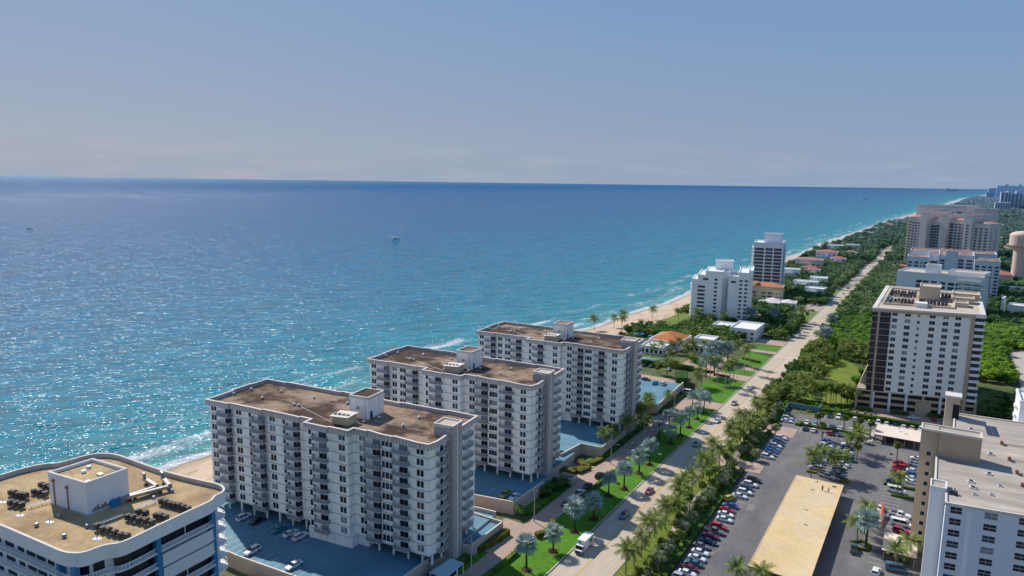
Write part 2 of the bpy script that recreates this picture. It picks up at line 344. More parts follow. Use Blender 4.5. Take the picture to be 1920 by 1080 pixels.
def sea_material():
    m = bpy.data.materials.new('sea_water'); m.use_nodes = True; nt = m.node_tree; N = nt.nodes; L = nt.links
    b = N['Principled BSDF']; g = N.new('ShaderNodeNewGeometry'); pos = g.outputs['Position']
    at = N.new('ShaderNodeAttribute'); at.attribute_name = 'off'; off = at.outputs['Fac']
    def nz(scale, mapsc=(1,1,1), rotz=0, detail=4, rough=.55, dist=0):
        mp = N.new('ShaderNodeMapping'); mp.inputs['Scale'].default_value = mapsc; mp.inputs['Rotation'].default_value = (0,0,rotz); L.new(pos, mp.inputs[0])
        n = N.new('ShaderNodeTexNoise'); n.inputs['Scale'].default_value = scale; n.inputs['Detail'].default_value = detail; n.inputs['Roughness'].default_value = rough
        n.inputs['Distortion'].default_value = dist
        L.new(mp.outputs[0], n.inputs['Vector']); return n.outputs['Fac']
    def math_(op, a, b_=None, clamp=False):
        n = N.new('ShaderNodeMath'); n.operation = op; n.use_clamp = clamp
        for i, x in enumerate((a, b_)):
            if x is None: continue
            if isinstance(x,(int,float)): n.inputs[i].default_value = x
            else: L.new(x, n.inputs[i])
        return n.outputs[0]
    # distance offshore, wobbled, log-compressed
    big = nz(.012, (1,.45,1), .15, 4)
    offw = math_('MULTIPLY', off, math_('ADD', math_('MULTIPLY', big, .9), .55))
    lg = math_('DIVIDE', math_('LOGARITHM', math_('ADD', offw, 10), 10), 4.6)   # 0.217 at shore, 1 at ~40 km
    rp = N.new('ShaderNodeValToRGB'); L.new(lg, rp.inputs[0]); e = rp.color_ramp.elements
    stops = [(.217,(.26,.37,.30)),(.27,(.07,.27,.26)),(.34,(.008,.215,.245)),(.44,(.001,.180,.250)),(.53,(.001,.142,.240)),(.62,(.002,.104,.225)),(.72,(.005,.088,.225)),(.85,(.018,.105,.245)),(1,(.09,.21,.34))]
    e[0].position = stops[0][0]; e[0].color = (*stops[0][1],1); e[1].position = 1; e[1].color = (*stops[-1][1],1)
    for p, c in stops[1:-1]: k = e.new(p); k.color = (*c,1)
    # wave tone streaks
    m_ = N.new('ShaderNodeMapping'); m_.inputs['Rotation'].default_value = (0,0,radians(-52)); L.new(pos, m_.inputs[0]); m2_ = N.new('ShaderNodeMapping'); m2_.inputs['Scale'].default_value = (.3,1.6,1); L.new(m_.outputs[0], m2_.inputs[0])
    s_n = N.new('ShaderNodeTexNoise'); s_n.inputs['Scale'].default_value = .075; s_n.inputs['Detail'].default_value = 7; s_n.inputs['Roughness'].default_value = .68; L.new(m2_.outputs[0], s_n.inputs['Vector']); st = s_n.outputs['Fac']
    mr = N.new('ShaderNodeMapRange'); mr.inputs[1].default_value = .32; mr.inputs[2].default_value = .68; mr.inputs[3].default_value = .66; mr.inputs[4].default_value = 1.36; L.new(st, mr.inputs[0])
    vm = N.new('ShaderNodeVectorMath'); vm.operation = 'SCALE'; L.new(rp.outputs[0], vm.inputs[0]); L.new(mr.outputs[0], vm.inputs['Scale'])
    # foam near the shore
    fn = nz(.06, (1.0,.30,1), .08, 7, .62, 1.0); fine = nz(.9, (1,.6,1), 0, 5, .7)
    zone = N.new('ShaderNodeValToRGB'); L.new(math_('DIVIDE', off, 90), zone.inputs[0]); z = zone.color_ramp.elements
    z[0].position = 0; z[0].color = (1,1,1,1); z[1].position = 1; z[1].color = (0,0,0,1)
    for p, c in ((.03,.9),(.07,.38),(.2,.50),(.32,.36),(.46,.46),(.68,.26)): k = z.new(p); k.color = (c,c,c,1)
    fm = math_('ADD', fn, math_('MULTIPLY', math_('SUBTRACT', fine, .5), .55))
    fo = math_('ADD', fm, zone.outputs[0])
    fr = N.new('ShaderNodeMapRange'); fr.inputs[1].default_value = 1.0; fr.inputs[2].default_value = 1.14; L.new(fo, fr.inputs[0])
    mx = N.new('ShaderNodeMix'); mx.data_type = 'RGBA'; L.new(fr.outputs[0], mx.inputs[0]); L.new(vm.outputs[0], mx.inputs[6]); mx.inputs[7].default_value = (.62,.64,.64,1)
    rr = N.new('ShaderNodeMapRange'); rr.inputs[1].default_value = 150; rr.inputs[2].default_value = 3500; rr.inputs[3].default_value = .075; rr.inputs[4].default_value = .12; L.new(off, rr.inputs[0])
    # waves: slopes straight from noise colour (keeps its strength at any distance)
    fold = N.new('ShaderNodeVectorMath'); fold.operation = 'WRAP'; L.new(pos, fold.inputs[0]); fold.inputs[1].default_value = (4000,4000,4000); fold.inputs[2].default_value = (-4000,-4000,-4000)
    def slope(scale, st_, amp, detail=3, phi=radians(-52)):
        m1 = N.new('ShaderNodeMapping'); m1.inputs['Rotation'].default_value = (0,0,phi); L.new(fold.outputs[0], m1.inputs[0])
        mp = N.new('ShaderNodeMapping'); mp.inputs['Scale'].default_value = st_; L.new(m1.outputs[0], mp.inputs[0])
        n = N.new('ShaderNodeTexNoise'); n.inputs['Scale'].default_value = scale; n.inputs['Detail'].default_value = detail; n.inputs['Roughness'].default_value = .6; L.new(mp.outputs[0], n.inputs['Vector'])
        v = N.new('ShaderNodeVectorMath'); v.operation = 'SUBTRACT'; L.new(n.outputs['Color'], v.inputs[0]); v.inputs[1].default_value = (.5,.5,.5)
        w_ = N.new('ShaderNodeVectorMath'); w_.operation = 'MULTIPLY'; L.new(v.outputs[0], w_.inputs[0]); w_.inputs[1].default_value = (amp,amp,0)
        return w_.outputs[0]
    def vadd(a, b_):
        v = N.new('ShaderNodeVectorMath'); v.operation = 'ADD'; L.new(a, v.inputs[0])
        if isinstance(b_, tuple): v.inputs[1].default_value = b_
        else: L.new(b_, v.inputs[1])
        return v.outputs[0]
    sl_ = vadd(vadd(slope(.20,(.35,1.4,1),1.7,2), slope(.62,(.4,1.3,1),2.4,2)), slope(2.2,(.5,1.1,1),.8,2,radians(-40)))
    nn = N.new('ShaderNodeVectorMath'); nn.operation = 'NORMALIZE'; L.new(vadd(sl_, (0,0,1)), nn.inputs[0])
    df = N.new('ShaderNodeBsdfDiffuse'); L.new(mx.outputs[2], df.inputs['Color'])
    n2 = N.new('ShaderNodeVectorMath'); n2.operation = 'NORMALIZE'; L.new(vadd(vadd(slope(.10,(.35,1.5,1),1.7,5), slope(.40,(.35,1.3,1),1.9,3)), (0,0,1)), n2.inputs[0]); L.new(n2.outputs[0], df.inputs['Normal'])
    gl = N.new('ShaderNodeBsdfGlossy'); gl.inputs['Color'].default_value = (1,1,1,1); L.new(rr.outputs[0], gl.inputs['Roughness']); L.new(nn.outputs[0], gl.inputs['Normal'])
    fr_ = N.new('ShaderNodeFresnel'); fr_.inputs['IOR'].default_value = 1.33; L.new(nn.outputs[0], fr_.inputs['Normal'])
    cl = N.new('ShaderNodeMath'); cl.operation = 'MINIMUM'; fb_ = math_('ADD', math_('MULTIPLY', fr_.outputs[0], 1.7), .03); L.new(fb_, cl.inputs[0])
    cd = N.new('ShaderNodeMapRange'); cd.inputs[1].default_value = 300; cd.inputs[2].default_value = 7000; cd.inputs[3].default_value = .38; cd.inputs[4].default_value = .12; cd.interpolation_type = 'SMOOTHSTEP'; L.new(off, cd.inputs[0]); L.new(cd.outputs[0], cl.inputs[1])
    ms = N.new('ShaderNodeMixShader'); L.new(cl.outputs[0], ms.inputs[0]); L.new(df.outputs[0], ms.inputs[1]); L.new(gl.outputs[0], ms.inputs[2]); L.new(ms.outputs[0], N['Material Output'].inputs['Surface']); N.remove(b)
    return m
offs = [0,2,5,9,14,20,28,38,50,65,85,110,150,200,270,360,500,700,1000,1500,2500,5000,10000,25000,80000,250000]
tag(strip_mesh('sea', [-14]+offs, [-1.5]*(len(offs)+1), sea_material(), -1), kind='structure')
sand = strip_mesh('beach', [-16,-6,0,4,12,22,34,42], [-3.2,-2.1,-1.5,-1.0,-.3,.3,.7,-.3], None, 1)
# sand: wet near the water line, weed streaks further up
m = mat('beach_sand_shore', (.50,.375,.265), .95, var=.12, vs=.08, fine=.12, fs=.8)
nt_ = m.node_tree; N_ = nt_.nodes; L_ = nt_.links; b_ = N_['Principled BSDF']; src = b_.inputs['Base Color'].links[0].from_socket
a_ = N_.new('ShaderNodeAttribute'); a_.attribute_name = 'off'
r_ = N_.new('ShaderNodeMapRange'); r_.inputs[1].default_value = 1.5; r_.inputs[2].default_value = 7; r_.inputs[3].default_value = .62; r_.inputs[4].default_value = 1.12; L_.new(a_.outputs['Fac'], r_.inputs[0])
s_ = N_.new('ShaderNodeVectorMath'); s_.operation = 'SCALE'; L_.new(src, s_.inputs[0]); L_.new(r_.outputs[0], s_.inputs['Scale'])
g_ = N_.new('ShaderNodeNewGeometry'); mp_ = N_.new('ShaderNodeMapping'); mp_.inputs['Scale'].default_value = (.35,.06,1); L_.new(g_.outputs['Position'], mp_.inputs[0])
n_ = N_.new('ShaderNodeTexNoise'); n_.inputs['Scale'].default_value = 1; n_.inputs['Detail'].default_value = 7; n_.inputs['Roughness'].default_value = .7; L_.new(mp_.outputs[0], n_.inputs['Vector'])
w_ = N_.new('ShaderNodeMapRange'); w_.inputs[1].default_value = .54; w_.inputs[2].default_value = .64; w_.inputs[4].default_value = .75; L_.new(n_.outputs['Fac'], w_.inputs[0])
x_ = N_.new('ShaderNodeMix'); x_.data_type = 'RGBA'; L_.new(w_.outputs[0], x_.inputs[0]); L_.new(s_.outputs[0], x_.inputs[6]); x_.inputs[7].default_value = (.20,.13,.085,1); L_.new(x_.outputs[2], b_.inputs['Base Color'])
sand.data.materials.append(m); tag(sand, kind='structure')
tag(strip_mesh('ground', [36,60,90,150,300,600,1500,5000,20000,100000], [0]*10, GROUND_M, 1), kind='structure')

def sheet(name, polys, z, m, kind='structure'):
    b = MB()
    for p in polys: b.face([(q[0],q[1],z) for q in p], m)
    return tag(b.build(name), kind=kind)
def rect(x0,x1,y0,y1): return [(x0,y0),(x1,y0),(x1,y1),(x0,y1)]

# road: straight along +Y
sheet('road', [rect(-78.4,-64.6,-200,1380)], .03, ROAD_M)
b = MB()
for x in (-79.1,-64.6):
    b.box(x, x+.35 if x > -70 else x+.35, -200, 900, 0, .14, KERB)
tag(b.build('road_kerb'), kind='structure')
b = MB()
for x in (-72.35,-71.95): b.face([(x-.09,-100,.05),(x+.09,-100,.05),(x+.09,1200,.05),(x-.09,1200,.05)], LINE_Y)
for x in (-77.3,-66.6,): b.face([(x-.07,-100,.05),(x+.07,-100,.05),(x+.07,1200,.05),(x-.07,1200,.05)], LINE_W)
b2 = MB()
y = 150
while y < 340:
    b2.face([(-68.6,y,.05),(-68.45,y,.05),(-68.45,y+3,.05),(-68.6,y+3,.05)], LINE_W); y += 9
# crosswalk and lane arrows
for i in range(12): x = -78+i*1.1; b2.face([(x,418,.052),(x+.5,418,.052),(x+.5,422,.052),(x,422,.052)], LINE_W)
for (x,y) in ((-76.2,141),(-69.5,395),(-70,404),(-75.5,500),(-70,520)):
    b2.face([(x-.12,y,.052),(x+.12,y,.052),(x+.12,y+3,.052),(x-.12,y+3,.052)], LINE_W)
    b2.face([(x-.5,y+3,.052),(x+.5,y+3,.052),(x,y+4.6,.052)], LINE_W)
tag(b.build('road_centre_lines'), kind='structure'); tag(b2.build('lane_markings'), kind='structure')

# service drive in front of the towers, cross drive to the road
sheet('service_drive', [rect(-97.4,-91.0,60,302), rect(-104,-97.4,146,165), [(-125,148),(-104,148),(-104,163),(-125,163)], rect(-106.5,-97.4,199,215), rect(-97.4,-79.1,302,312)], .025, DRIVE_M)
sheet('lawn', [rect(-90.8,-79.1,60,301), [(-103,146),(-97.6,150),(-97.6,118),(-103,118)], rect(-103,-97.6,174,197), rect(-103,-97.6,216,262)], .02, GRASS_M)
sheet('north_lawn', [[(-97,317),(-79.1,313),(-79.1,356),(-96,354)], rect(-95,-79.1,368,378), [(-94,392),(-79.1,384),(-79.1,414),(-94,424)], rect(-92,-79.1,430,446)], .02, GRASS_M)
sheet('garden_lawn', [[(-62,318),(-30,345),(-29,372),(-34,420),(-44,440),(-60,440),(-63,360)], rect(-180,-150,455,520), rect(-95,-79.2,545,590), rect(-93,-79.2,690,730)], .02, GRASS_Y)
sheet('verge_lawn', [rect(-64.2,-52.4,60,318)], .02, GRASS_Y)
fpm = MB()
for i in range(60):
    y0 = 120+i*3.6; xa = -58.6+1.4*sin(y0*.085); xb = -58.6+1.4*sin((y0+3.6)*.085)
    fpm.face([(xa-1,y0,.04),(xa+1,y0,.04),(xb+1,y0+3.6,.04),(xb-1,y0+3.6,.04)], SIDEW)
tag(fpm.build('footpath'), kind='structure')
sheet('villa_drives', [[(-104,354),(-79.1,356),(-79.1,366),(-112,366)], rect(-118,-98,360,398), rect(-92,-79.1,378,384), [(-100,424),(-79.1,424),(-79.1,430),(-100,430)], rect(-136,-108,324,338), rect(-96,-79.1,448,462), rect(-93,-79.1,592,622), rect(-125,-104,548,580)], .024, DRIVE_M)
# lots east of the road
sheet('parking_lot', [[(-52,60),(40,60),(40,300),(-2,326),(-52,316)], ], .02, ASPHALT)
sheet('lot_entry', [rect(-64.4,-47.2,241,250), [(-64.4,286),(-44,284),(-44,296),(-64.4,296)]], .035, DRIVE_M)
sheet('tower_forecourt', [[(-30,334),(20,331),(40,350),(20,352),(-28,348)]], .03, DRIVE_M)
sheet('east_street', [rect(40,60,60,520), rect(60,400,430,444)], .03, SIDEW)
# stall lines
b = MB()
def hl(x0,x1,y): b.face([(x0,y-.07,.045),(x1,y-.07,.045),(x1,y+.07,.045),(x0,y+.07,.045)], LINE_W)
def vl(x,y0,y1): b.face([(x-.07,y0,.045),(x+.07,y0,.045),(x+.07,y1,.045),(x-.07,y1,.045)], LINE_W)
y = 150.
while y < 240: hl(-51,-45.6,y); y += 2.95
y = 255.5
while y < 284: hl(-50.6,-45,y); y += 2.8
y = 254.5
while y < 294: hl(-34.2,-28.6,y); hl(-27.6,-21,y); y += 2.75
y = 198.
while y < 292: hl(-9.6,-4.0,y); y += 2.8
for i in range(9): vl(-43+i*3.1,293.5,299)
for i in range(13): vl(-37+i*3.0,317.5,323)
for i in range(5): hl(-44.6+i*.01,-42.4,211.2+i*.9)
tag(b.build('stall_markings'), kind='structure')

# ------------------------------------------------------------------ window / balcony kit
KIT = {}
def win_mesh(w, h, kind='pair', glass=None, frame=None):
    key = ('w', round(w,2), round(h,2), kind, glass.name if glass else '', frame.name if frame else '')
    if key in KIT: return KIT[key]
    gl = glass or GLASS; fr = frame or WHITE
    b = MB()
    if kind == 'pair':      # two tall panes with wall between
        pw = w*.44
        for s_ in (-1,1):
            c = s_*(w/2-pw/2); b.box(c-pw/2,c+pw/2,-.05,.02,0,h,gl)
        b.box(-w/2-.05,w/2+.05,-.12,.02,-.1,0,fr)
    elif kind == 'grid':
        b.box(-w/2,w/2,-.05,.02,0,h,fr)
        for i in range(2):
            for j in range(2):
                x0 = -w/2+.07+i*(w/2-.01); z0 = .07+j*(h/2-.01)
                b.box(x0,x0+w/2-.13,-.075,.0,z0,z0+h/2-.12,gl)
    else:                   # single wide with mullions
        n = max(1, int(round(w/1.1))) if kind == 'wide' else 1
        b.box(-w/2-.06,w/2+.06,-.04,.02,-.06,h+.06,fr)
        pw = w/n
        for i in range(n): b.box(-w/2+i*pw+.03,-w/2+(i+1)*pw-.03,-.07,.0,0,h,gl)
    KIT[key] = b.mesh('window'); return KIT[key]
def balcony_mesh(w, d, slab, rail):
    key = ('b', w, d, slab.name, rail.name)
    if key in KIT: return KIT[key]
    b = MB(); b.box(-w/2,w/2,-d,-.01,-.18,0,slab)
    r_ = MB()
    for x in [-w/2+.04+i*(w-.08)/4 for i in range(5)]: r_.box(x-.04,x+.04,-d+.02,-d+.1,0,1.12,slab)
    r_.box(-w/2,w/2,-d+.0,-d+.09,1.05,1.14,slab)
    n = int(w/.17)
    for i in range(n): x = -w/2+(i+.5)*w/n; r_.box(x-.045,x+.045,-d+.03,-d+.06,.08,1.05,rail)
    for s_ in (-1,1):
        r_.box(s_*w/2-.045,s_*w/2+.045,-d+.1,-.02,1.05,1.14,slab)
        m_ = int(d/.17)
        for i in range(m_): y = -d+(i+.5)*d/m_; r_.box(s_*w/2-.015,s_*w/2+.015,y-.045,y+.045,.08,1.05,rail)
    KIT[key] = (b.mesh('balcony'), r_.mesh('railing')); return KIT[key]

class Kit:
    """puts windows and balconies on one building, the first 100 as parts, the rest as one stuff part"""
    def __init__(s, root): s.root = root; s.n = {}; s.over = {}
    def add(s, name, me, p, ang, z, child=None, childname=None):
        s.n[name] = s.n.get(name,0)+1
        if s.n[name] > 100:
            s.over.setdefault(name, []).append((me, p, ang, z, child)); return None
        o = put(name, me, s.root, (p[0],p[1],z), (0,0,ang))
        if child: put(childname, child, o)
        return o
    def finish(s):
        for name, L_ in s.over.items():
            b = MB()
            for me, p, ang, z, child in L_:
                for mm in (me, child):
                    if mm is None: continue
                    n = len(b.v); c, s_ = cos(ang), sin(ang)
                    b.v += [(p[0]+v.co.x*c-v.co.y*s_, p[1]+v.co.x*s_+v.co.y*c, z+v.co.z) for v in mm.vertices]
                    for pl in mm.polygons:
                        b.f.append(tuple(n+i for i in pl.vertices)); b.m.append(b.mi(mm.materials[pl.material_index]))
            tag(b.build(name, s.root), kind='stuff')

def edge(p0, p1):
    """wall running p0->p1 with the outside on the right hand; returns point function and rotation"""
    d = Vector(p1)-Vector(p0); ln = d.length; d.normalize(); ang = atan2(d.y, d.x)
    return (lambda u, o=0: (p0[0]+d.x*u+d.y*o, p0[1]+d.y*u-d.x*o)), ang, ln

# ------------------------------------------------------------------ the three beachfront slabs
def beach_tower(x0, y0, rot, nb, kx, label, group):
    root = thing('condo_building', label, 'apartment block', (x0,y0,0), rot, group)
    s = 38.6 if nb == 3 else 25.5
    k = lambda v: s + v*kx
    LX = k(38.9); z0 = 6.3; fh = 2.87; nf = 10; zr = z0+nf*fh
    # outline, CCW, front is -y
    P = [(0,0),(8.9,0),(9.3,.55),(17,.35),(21.4,.05),(21.8,.6)] + ([(29.9,.3),(34.8,0),(35.2,.5)] if nb == 3 else []) + \
        [(s,.3),(s,-2.6),(k(8),-2.9),(k(8.4),-2.4),(k(14.6),-2.6),(k(14.7),-.3),(k(18.6),-.5),(k(19),0.0),(k(23.5),-.9),(k(27.0),-1.0),(k(27.4),-.6),(k(34.4),-1.6),(k(38),-1.6),(LX,1.2),(LX,6),(LX+.3,13),(LX+.3,22.6),(k(29),23.4),(k(28.5),22.8),(k(14),23.4),(k(13.6),22.8),(s-8,24.2),(s-8.4,23.6),(9,24.4),(8.6,23.8),(.6,24.2),(.3,18),(-.2,17.6),(-.2,10),(.3,9.6),(.3,3)]
    body = offset(P, .7)
    b = MB(); b.prism(body, z0, zr, W_wall, top=ROOF_BR)
    b.build('wall', root)
    b = MB(); b.prism(offset(P,1.15), zr-.02, zr+.03, ROOF_BR); b.build('roof', root)
    # parapet: ribbed fascia + light cap
    b = MB(); b.ring(P, offset(P,.45), zr-.55, zr+1.05, W_para)
    b.ring(offset(P,-.06), offset(P,.55), zr+1.05, zr+1.16, W_cap)
    for i in range(len(P)):
        pf, ang, ln = edge(P[i], P[(i+1)%len(P)])
        n = int(ln/.9)
        for j in range(n):
            a, c = pf((j+.25)*ln/n,.0), pf((j+.75)*ln/n,.0); a2, c2 = pf((j+.25)*ln/n,.09), pf((j+.75)*ln/n,.09)
            b.face([(*a2,zr-.5),(*c2,zr-.5),(*c2,zr+.5),(*a2,zr+.5)], W_cap)
            b.face([(*a2,zr+.5),(*c2,zr+.5),(*c,zr+.5),(*a,zr+.5)], W_cap)
            b.face([(*a,zr-.5),(*a2,zr-.5),(*a2,zr+.5),(*a,zr+.5)], W_cap)
    b.build('parapet', root)
    # floor ledges
    b = MB()
    for i in range(nf):
        b.ring(offset(P,.52), offset(P,.8), z0+i*fh-.12, z0+i*fh+.1, W_ledge)
    tag(b.build('floor_ledge', root), kind='stuff')
    # ground storey: solid core, columns
    b = MB(); b.prism([(2,6),(s,6),(s,-1.7),(k(14.5),-1.7),(k(14.5),.9),(k(18),.9),(k(18),6),(LX-4,6),(LX-4,19),(2,19)], 3.2, z0, W_wall)
    b.build('ground_storey', root)
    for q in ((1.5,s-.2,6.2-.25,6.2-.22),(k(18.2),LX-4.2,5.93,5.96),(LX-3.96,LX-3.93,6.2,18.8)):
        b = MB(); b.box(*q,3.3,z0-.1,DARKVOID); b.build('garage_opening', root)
    cols = [(x,1.3) for x in ([1.5,6.3,11.2,16,20.8] + ([25.6,30.4,35.2] if nb == 3 else []))] + [(k(v),.6) for v in (21.5,26,30.5,34.8,37.6)] + [(LX-.9,y) for y in (4.5,13.5,18,22)]
    cb = MB(); cb.box(-.22,.22,-.22,.22,3.2,z0-.12,W_wall); cme = cb.mesh('column')
    for c in cols: put('column', cme, root, (c[0],c[1],0))
    kit = Kit(root)
    wp = win_mesh(1.95,1.6); w1 = win_mesh(.95,1.6,'one'); ws = win_mesh(.7,.75,'one'); dr = win_mesh(2.5,2.3,'wide'); sd = win_mesh(1.2,2.1,'pair')
    drs = [dr,dr,dr,win_mesh(2.5,2.3,'wide',GLASS_B),win_mesh(2.5,2.3,'wide',GLASS_C)]; wps = [wp]*6+[win_mesh(1.95,1.6,'pair',GLASS_B)]*3+[win_mesh(1.95,1.6,'pair',GLASS_C)]
    bal, rail = balcony_mesh(4.6,1.45,W_ledge,W_rail)
    bal3, rail3 = balcony_mesh(4.2,1.45,W_ledge,W_rail)
    L1 = []; BL = []; DR = []; WS = []; WO = []
    for a in ([0,12.5,25.0][:nb] if nb == 3 else [0,12.2]):
        L1 += [a+2.6]; BL += [a+7.1]; DR += [a+8.3]
        if a: WO += [a+3.7]; 
        if a and nb == 3: L1.remove(a+2.6); L1 += [a-.7]; WO += [a+3.6]; WO.remove(a+3.7); WS += [a+4.7]
    if nb == 2: L1 += [11.4]; 
    R = dict(wp=[12.0,17.0,24.3,35.2], bal=[5.6,20.7,29.6], dr=[6.0,21.6,30.0], wo=[1.6,25.6 if kx == 1 else 25.2], ws=[2.7])
    def wy(x, half=1.0):
        best = None
        for xx in (x-half, x, x+half):
            for q in range(len(body)):
                a, c = body[q], body[(q+1)%len(body)]
                if a[0] <= xx < c[0] and c[0]-a[0] > .05 and a[1] < 8:
                    yv = a[1]+(c[1]-a[1])*(xx-a[0])/(c[0]-a[0]); best = yv if best is None else min(best, yv)
        return best if best is not None else 0
    yoff = lambda v: -2.0 if v < 14.6 else (.55 if v < 19.5 else .2 if v < 27 else -.2)
    for i in reversed(range(nf)):
        z = z0+i*fh
        for x in BL+[k(q) for q in R['bal']]: kit.add('balcony', bal, (x,wy(x,1.5)+.05), 0, z, rail, 'railing')
        kit.add('balcony', bal3, (LX-.8,3.9), pi/2, z, rail3, 'railing')
        kit.add('balcony', bal3, (LX-.45,16.6), pi/2, z, rail3, 'railing')
        for x in DR+[k(q) for q in R['dr']]: kit.add('balcony_door', rnd.choice(drs), (x,wy(x)-.0), 0, z+.05)
        kit.add('balcony_door', sd, (LX-.66,4.4), pi/2, z+.05)
        for x in L1+[k(q) for q in R['wp']]+[k(q) for q in R['wo'] if q > 10]: kit.add('window', rnd.choice(wps), (x,wy(x,.8)), 0, z+.8)
        for x in WO+[k(q) for q in R['wo'] if q < 10]: kit.add('window', w1, (x,wy(x,.3)), 0, z+.8)
        for x in WS+[k(q) for q in R['ws']]: kit.add('window', ws, (x,wy(x,.3)), 0, z+.5)
        kit.add('window', sd, (LX-.45,13.4), pi/2, z+.6)
        kit.add('window', w1, (-.02,12), -pi/2, z+.85); kit.add('window', w1, (.5,5), -pi/2, z+.85)
    kit.finish()
    # stair tower on the east side, rising above the roof
    b = MB(); tx = LX-4.4
    b.box(tx,LX+1.1,7.2,11.8,.05,zr+3.0,W_wall,top=ROOF_CREAM); b.box(LX+.3,LX+1.14,7.0,12.0,.05,zr+2.95,W_taupe)
    b.box(LX+1.14,LX+1.2,9.2,9.5,.05,zr+3.0,W_wall)
    b.box(tx+.1,LX+1.3,6.75,7.21,.05,zr+2.4,W_taupe)
    b.ring([(tx-.1,6.9),(LX+1.3,6.9),(LX+1.3,12.1),(tx-.1,12.1)], [(tx+.3,7.3),(LX+.8,7.3),(LX+.8,11.7),(tx+.3,11.7)], zr+2.9, zr+3.35, W_cap)
    b.build('stair_tower', root)
    # lift penthouse
    px = k(6.4)
    b = MB(); b.box(px,px+6.1,9,16.4,zr,zr+5.9,W_wall); b.ring([(px-.1,8.9),(px+6.2,8.9),(px+6.2,16.5),(px-.1,16.5)],[(px+.3,9.3),(px+5.8,9.3),(px+5.8,16.1),(px+.3,16.1)],zr+5.6,zr+6.35,W_cap)
    b.box(px+.35,px+5.75,9.35,16.05,zr+5.9,zr+5.95,ROOF_BR)
    ph = b.build('penthouse', root)
    b = MB(); b.box(px+6.1,px+6.16,9.9,11,zr,zr+2.1,METAL_D); b.build('door', ph)
    b = MB(); b.box(px+2.4,px+3.2,8.92,9,zr+2.6,zr+3.4,METAL_G); b.build('louvre', ph)
    b = MB(); b.tube([(px+5.2,8.95,zr+.1),(px+5.2,8.95,zr+5.4)],.06,5,METAL_G); b.build('downpipe', ph)
    # yellow plant shed
    b = MB(); b.box(px-.8,px+4.4,2.4,6.2,zr,zr+2.2,PALEY); sh = b.build('plant_shed', root)
    b = MB(); b.face([(px-1.3,1.9,zr+2.25),(px+4.8,1.9,zr+2.6),(px+4.8,6.7,zr+2.75),(px-1.3,6.7,zr+2.4)],W_cap); b.face([(px-1.3,6.7,zr+2.3),(px+4.8,6.7,zr+2.65),(px+4.8,1.9,zr+2.5),(px-1.3,1.9,zr+2.15)],W_cap)
    b.face([(px-1.3,1.9,zr+2.15),(px+4.8,1.9,zr+2.5),(px+4.8,1.9,zr+2.6),(px-1.3,1.9,zr+2.25)],W_cap)
    for q in range(4): b.box(px-1+q*1.4,px-.3+q*1.4,3.2,3.9,zr+2.5,zr+2.9,METAL_G)
    b.build('shed_roof', sh)
    # vents and cables on the roof
    vm = MB(); vm.cyl(0,0,0,.55,.28,8,METAL_G); vm.cyl(0,0,.5,.85,.5,8,WHITE,r1=.2); vme = vm.mesh('roof_vent')
    for (vx,vy) in ((12.2,10.1),(12.5,17.6),(px-20.2,9.6),(px-18.6,9.7),(px-19.5,17.2),(px-7.4,17.5),(px+6.4,6.5),(px+17.9,16.1),(px+17.5,8.8),(2.8,15.1),(-.1+1.6,9.4),(px-1.8,6.6),(px-2,4.2),(px+8.2,11.2)):
        if vx > 1: put('roof_vent', vme, root, (vx,vy,zr))
    b = MB()
    b.tube([(px-24,12,zr+.12),(px-14,8,zr+.12),(px-1.5,3,zr+.12)],.07,4,WHITE); b.tube([(px-24,16,zr+.12),(px-3,15,zr+.12)],.06,4,WHITE)
    b.tube([(px+8,9,zr+.12),(LX-6,8,zr+.12)],.05,4,WHITE); b.tube([(12,12,zr+.12),(px-24,12,zr+.12)],.05,4,W_cap)
    b.build('roof_cable', root)
    return root
R6 = radians(7.5)
beach_tower(-178.4,118.2,radians(7.5),3,1.0,'nearest white ten-storey slab with three balcony columns on its seaward wing','white beachfront slabs')
beach_tower(-172.5,178.9,radians(5),2,1.075,'middle white ten-storey slab with green car on its deck','white beachfront slabs')
beach_tower(-167.4,240.2,radians(4),2,1.075,'farthest of three white ten-storey slabs beside the lawn strip','white beachfront slabs')

# parking decks in front of each slab
def deck(name, poly, walls, label, zt=3.2, lines=()):
    root = thing(name, label, 'parking deck', (poly[0][0],poly[0][1],0))
    ox, oy = poly[0]
    P = [(p[0]-ox,p[1]-oy) for p in poly]
    b = MB(); b.prism(P, 0.0, zt, DECK_W, top=DECK_M, bottom=False); b.build('slab', root)
    b = MB()
    for i in walls:
        a, c = P[i], P[(i+1)%len(P)]; pf, ang, ln = edge(a, c)
        q = [pf(-.1,.12), pf(ln+.1,.12), pf(ln+.1,-.2), pf(-.1,-.2)]
        b.prism(q, .0, zt+.95, DECK_W); q = [pf(-.16,.17), pf(ln+.16,.17), pf(ln+.16,-.25), pf(-.16,-.25)]
        b.prism(q, zt+.95, zt+1.07, W_cap)
        n = int(ln/.55)
        for j in range(n):
            u0 = (j+.3)*ln/n; a1, a2 = pf(u0,.135), pf(u0+.2,.135)
            b.face([(*a1,zt+.1),(*a2,zt+.1),(*a2,zt+.8),(*a1,zt+.8)], PEACH)
    b.build('parapet_wall', root)
    if lines:
        b = MB()
        for (x,y0,y1) in lines: b.face([(x-ox-.06,y0-oy,zt+.012),(x-ox+.06,y0-oy,zt+.012),(x-ox+.06,y1-oy,zt+.012),(x-ox-.06,y1-oy,zt+.012)], LINE_W)
        b.build('bay_lines', root)
    return root
ls = [(-174+i*2.75,105.2,110.2) for i in range(22)] + [(-172+i*2.75,116.5,121.5) for i in range(13)]
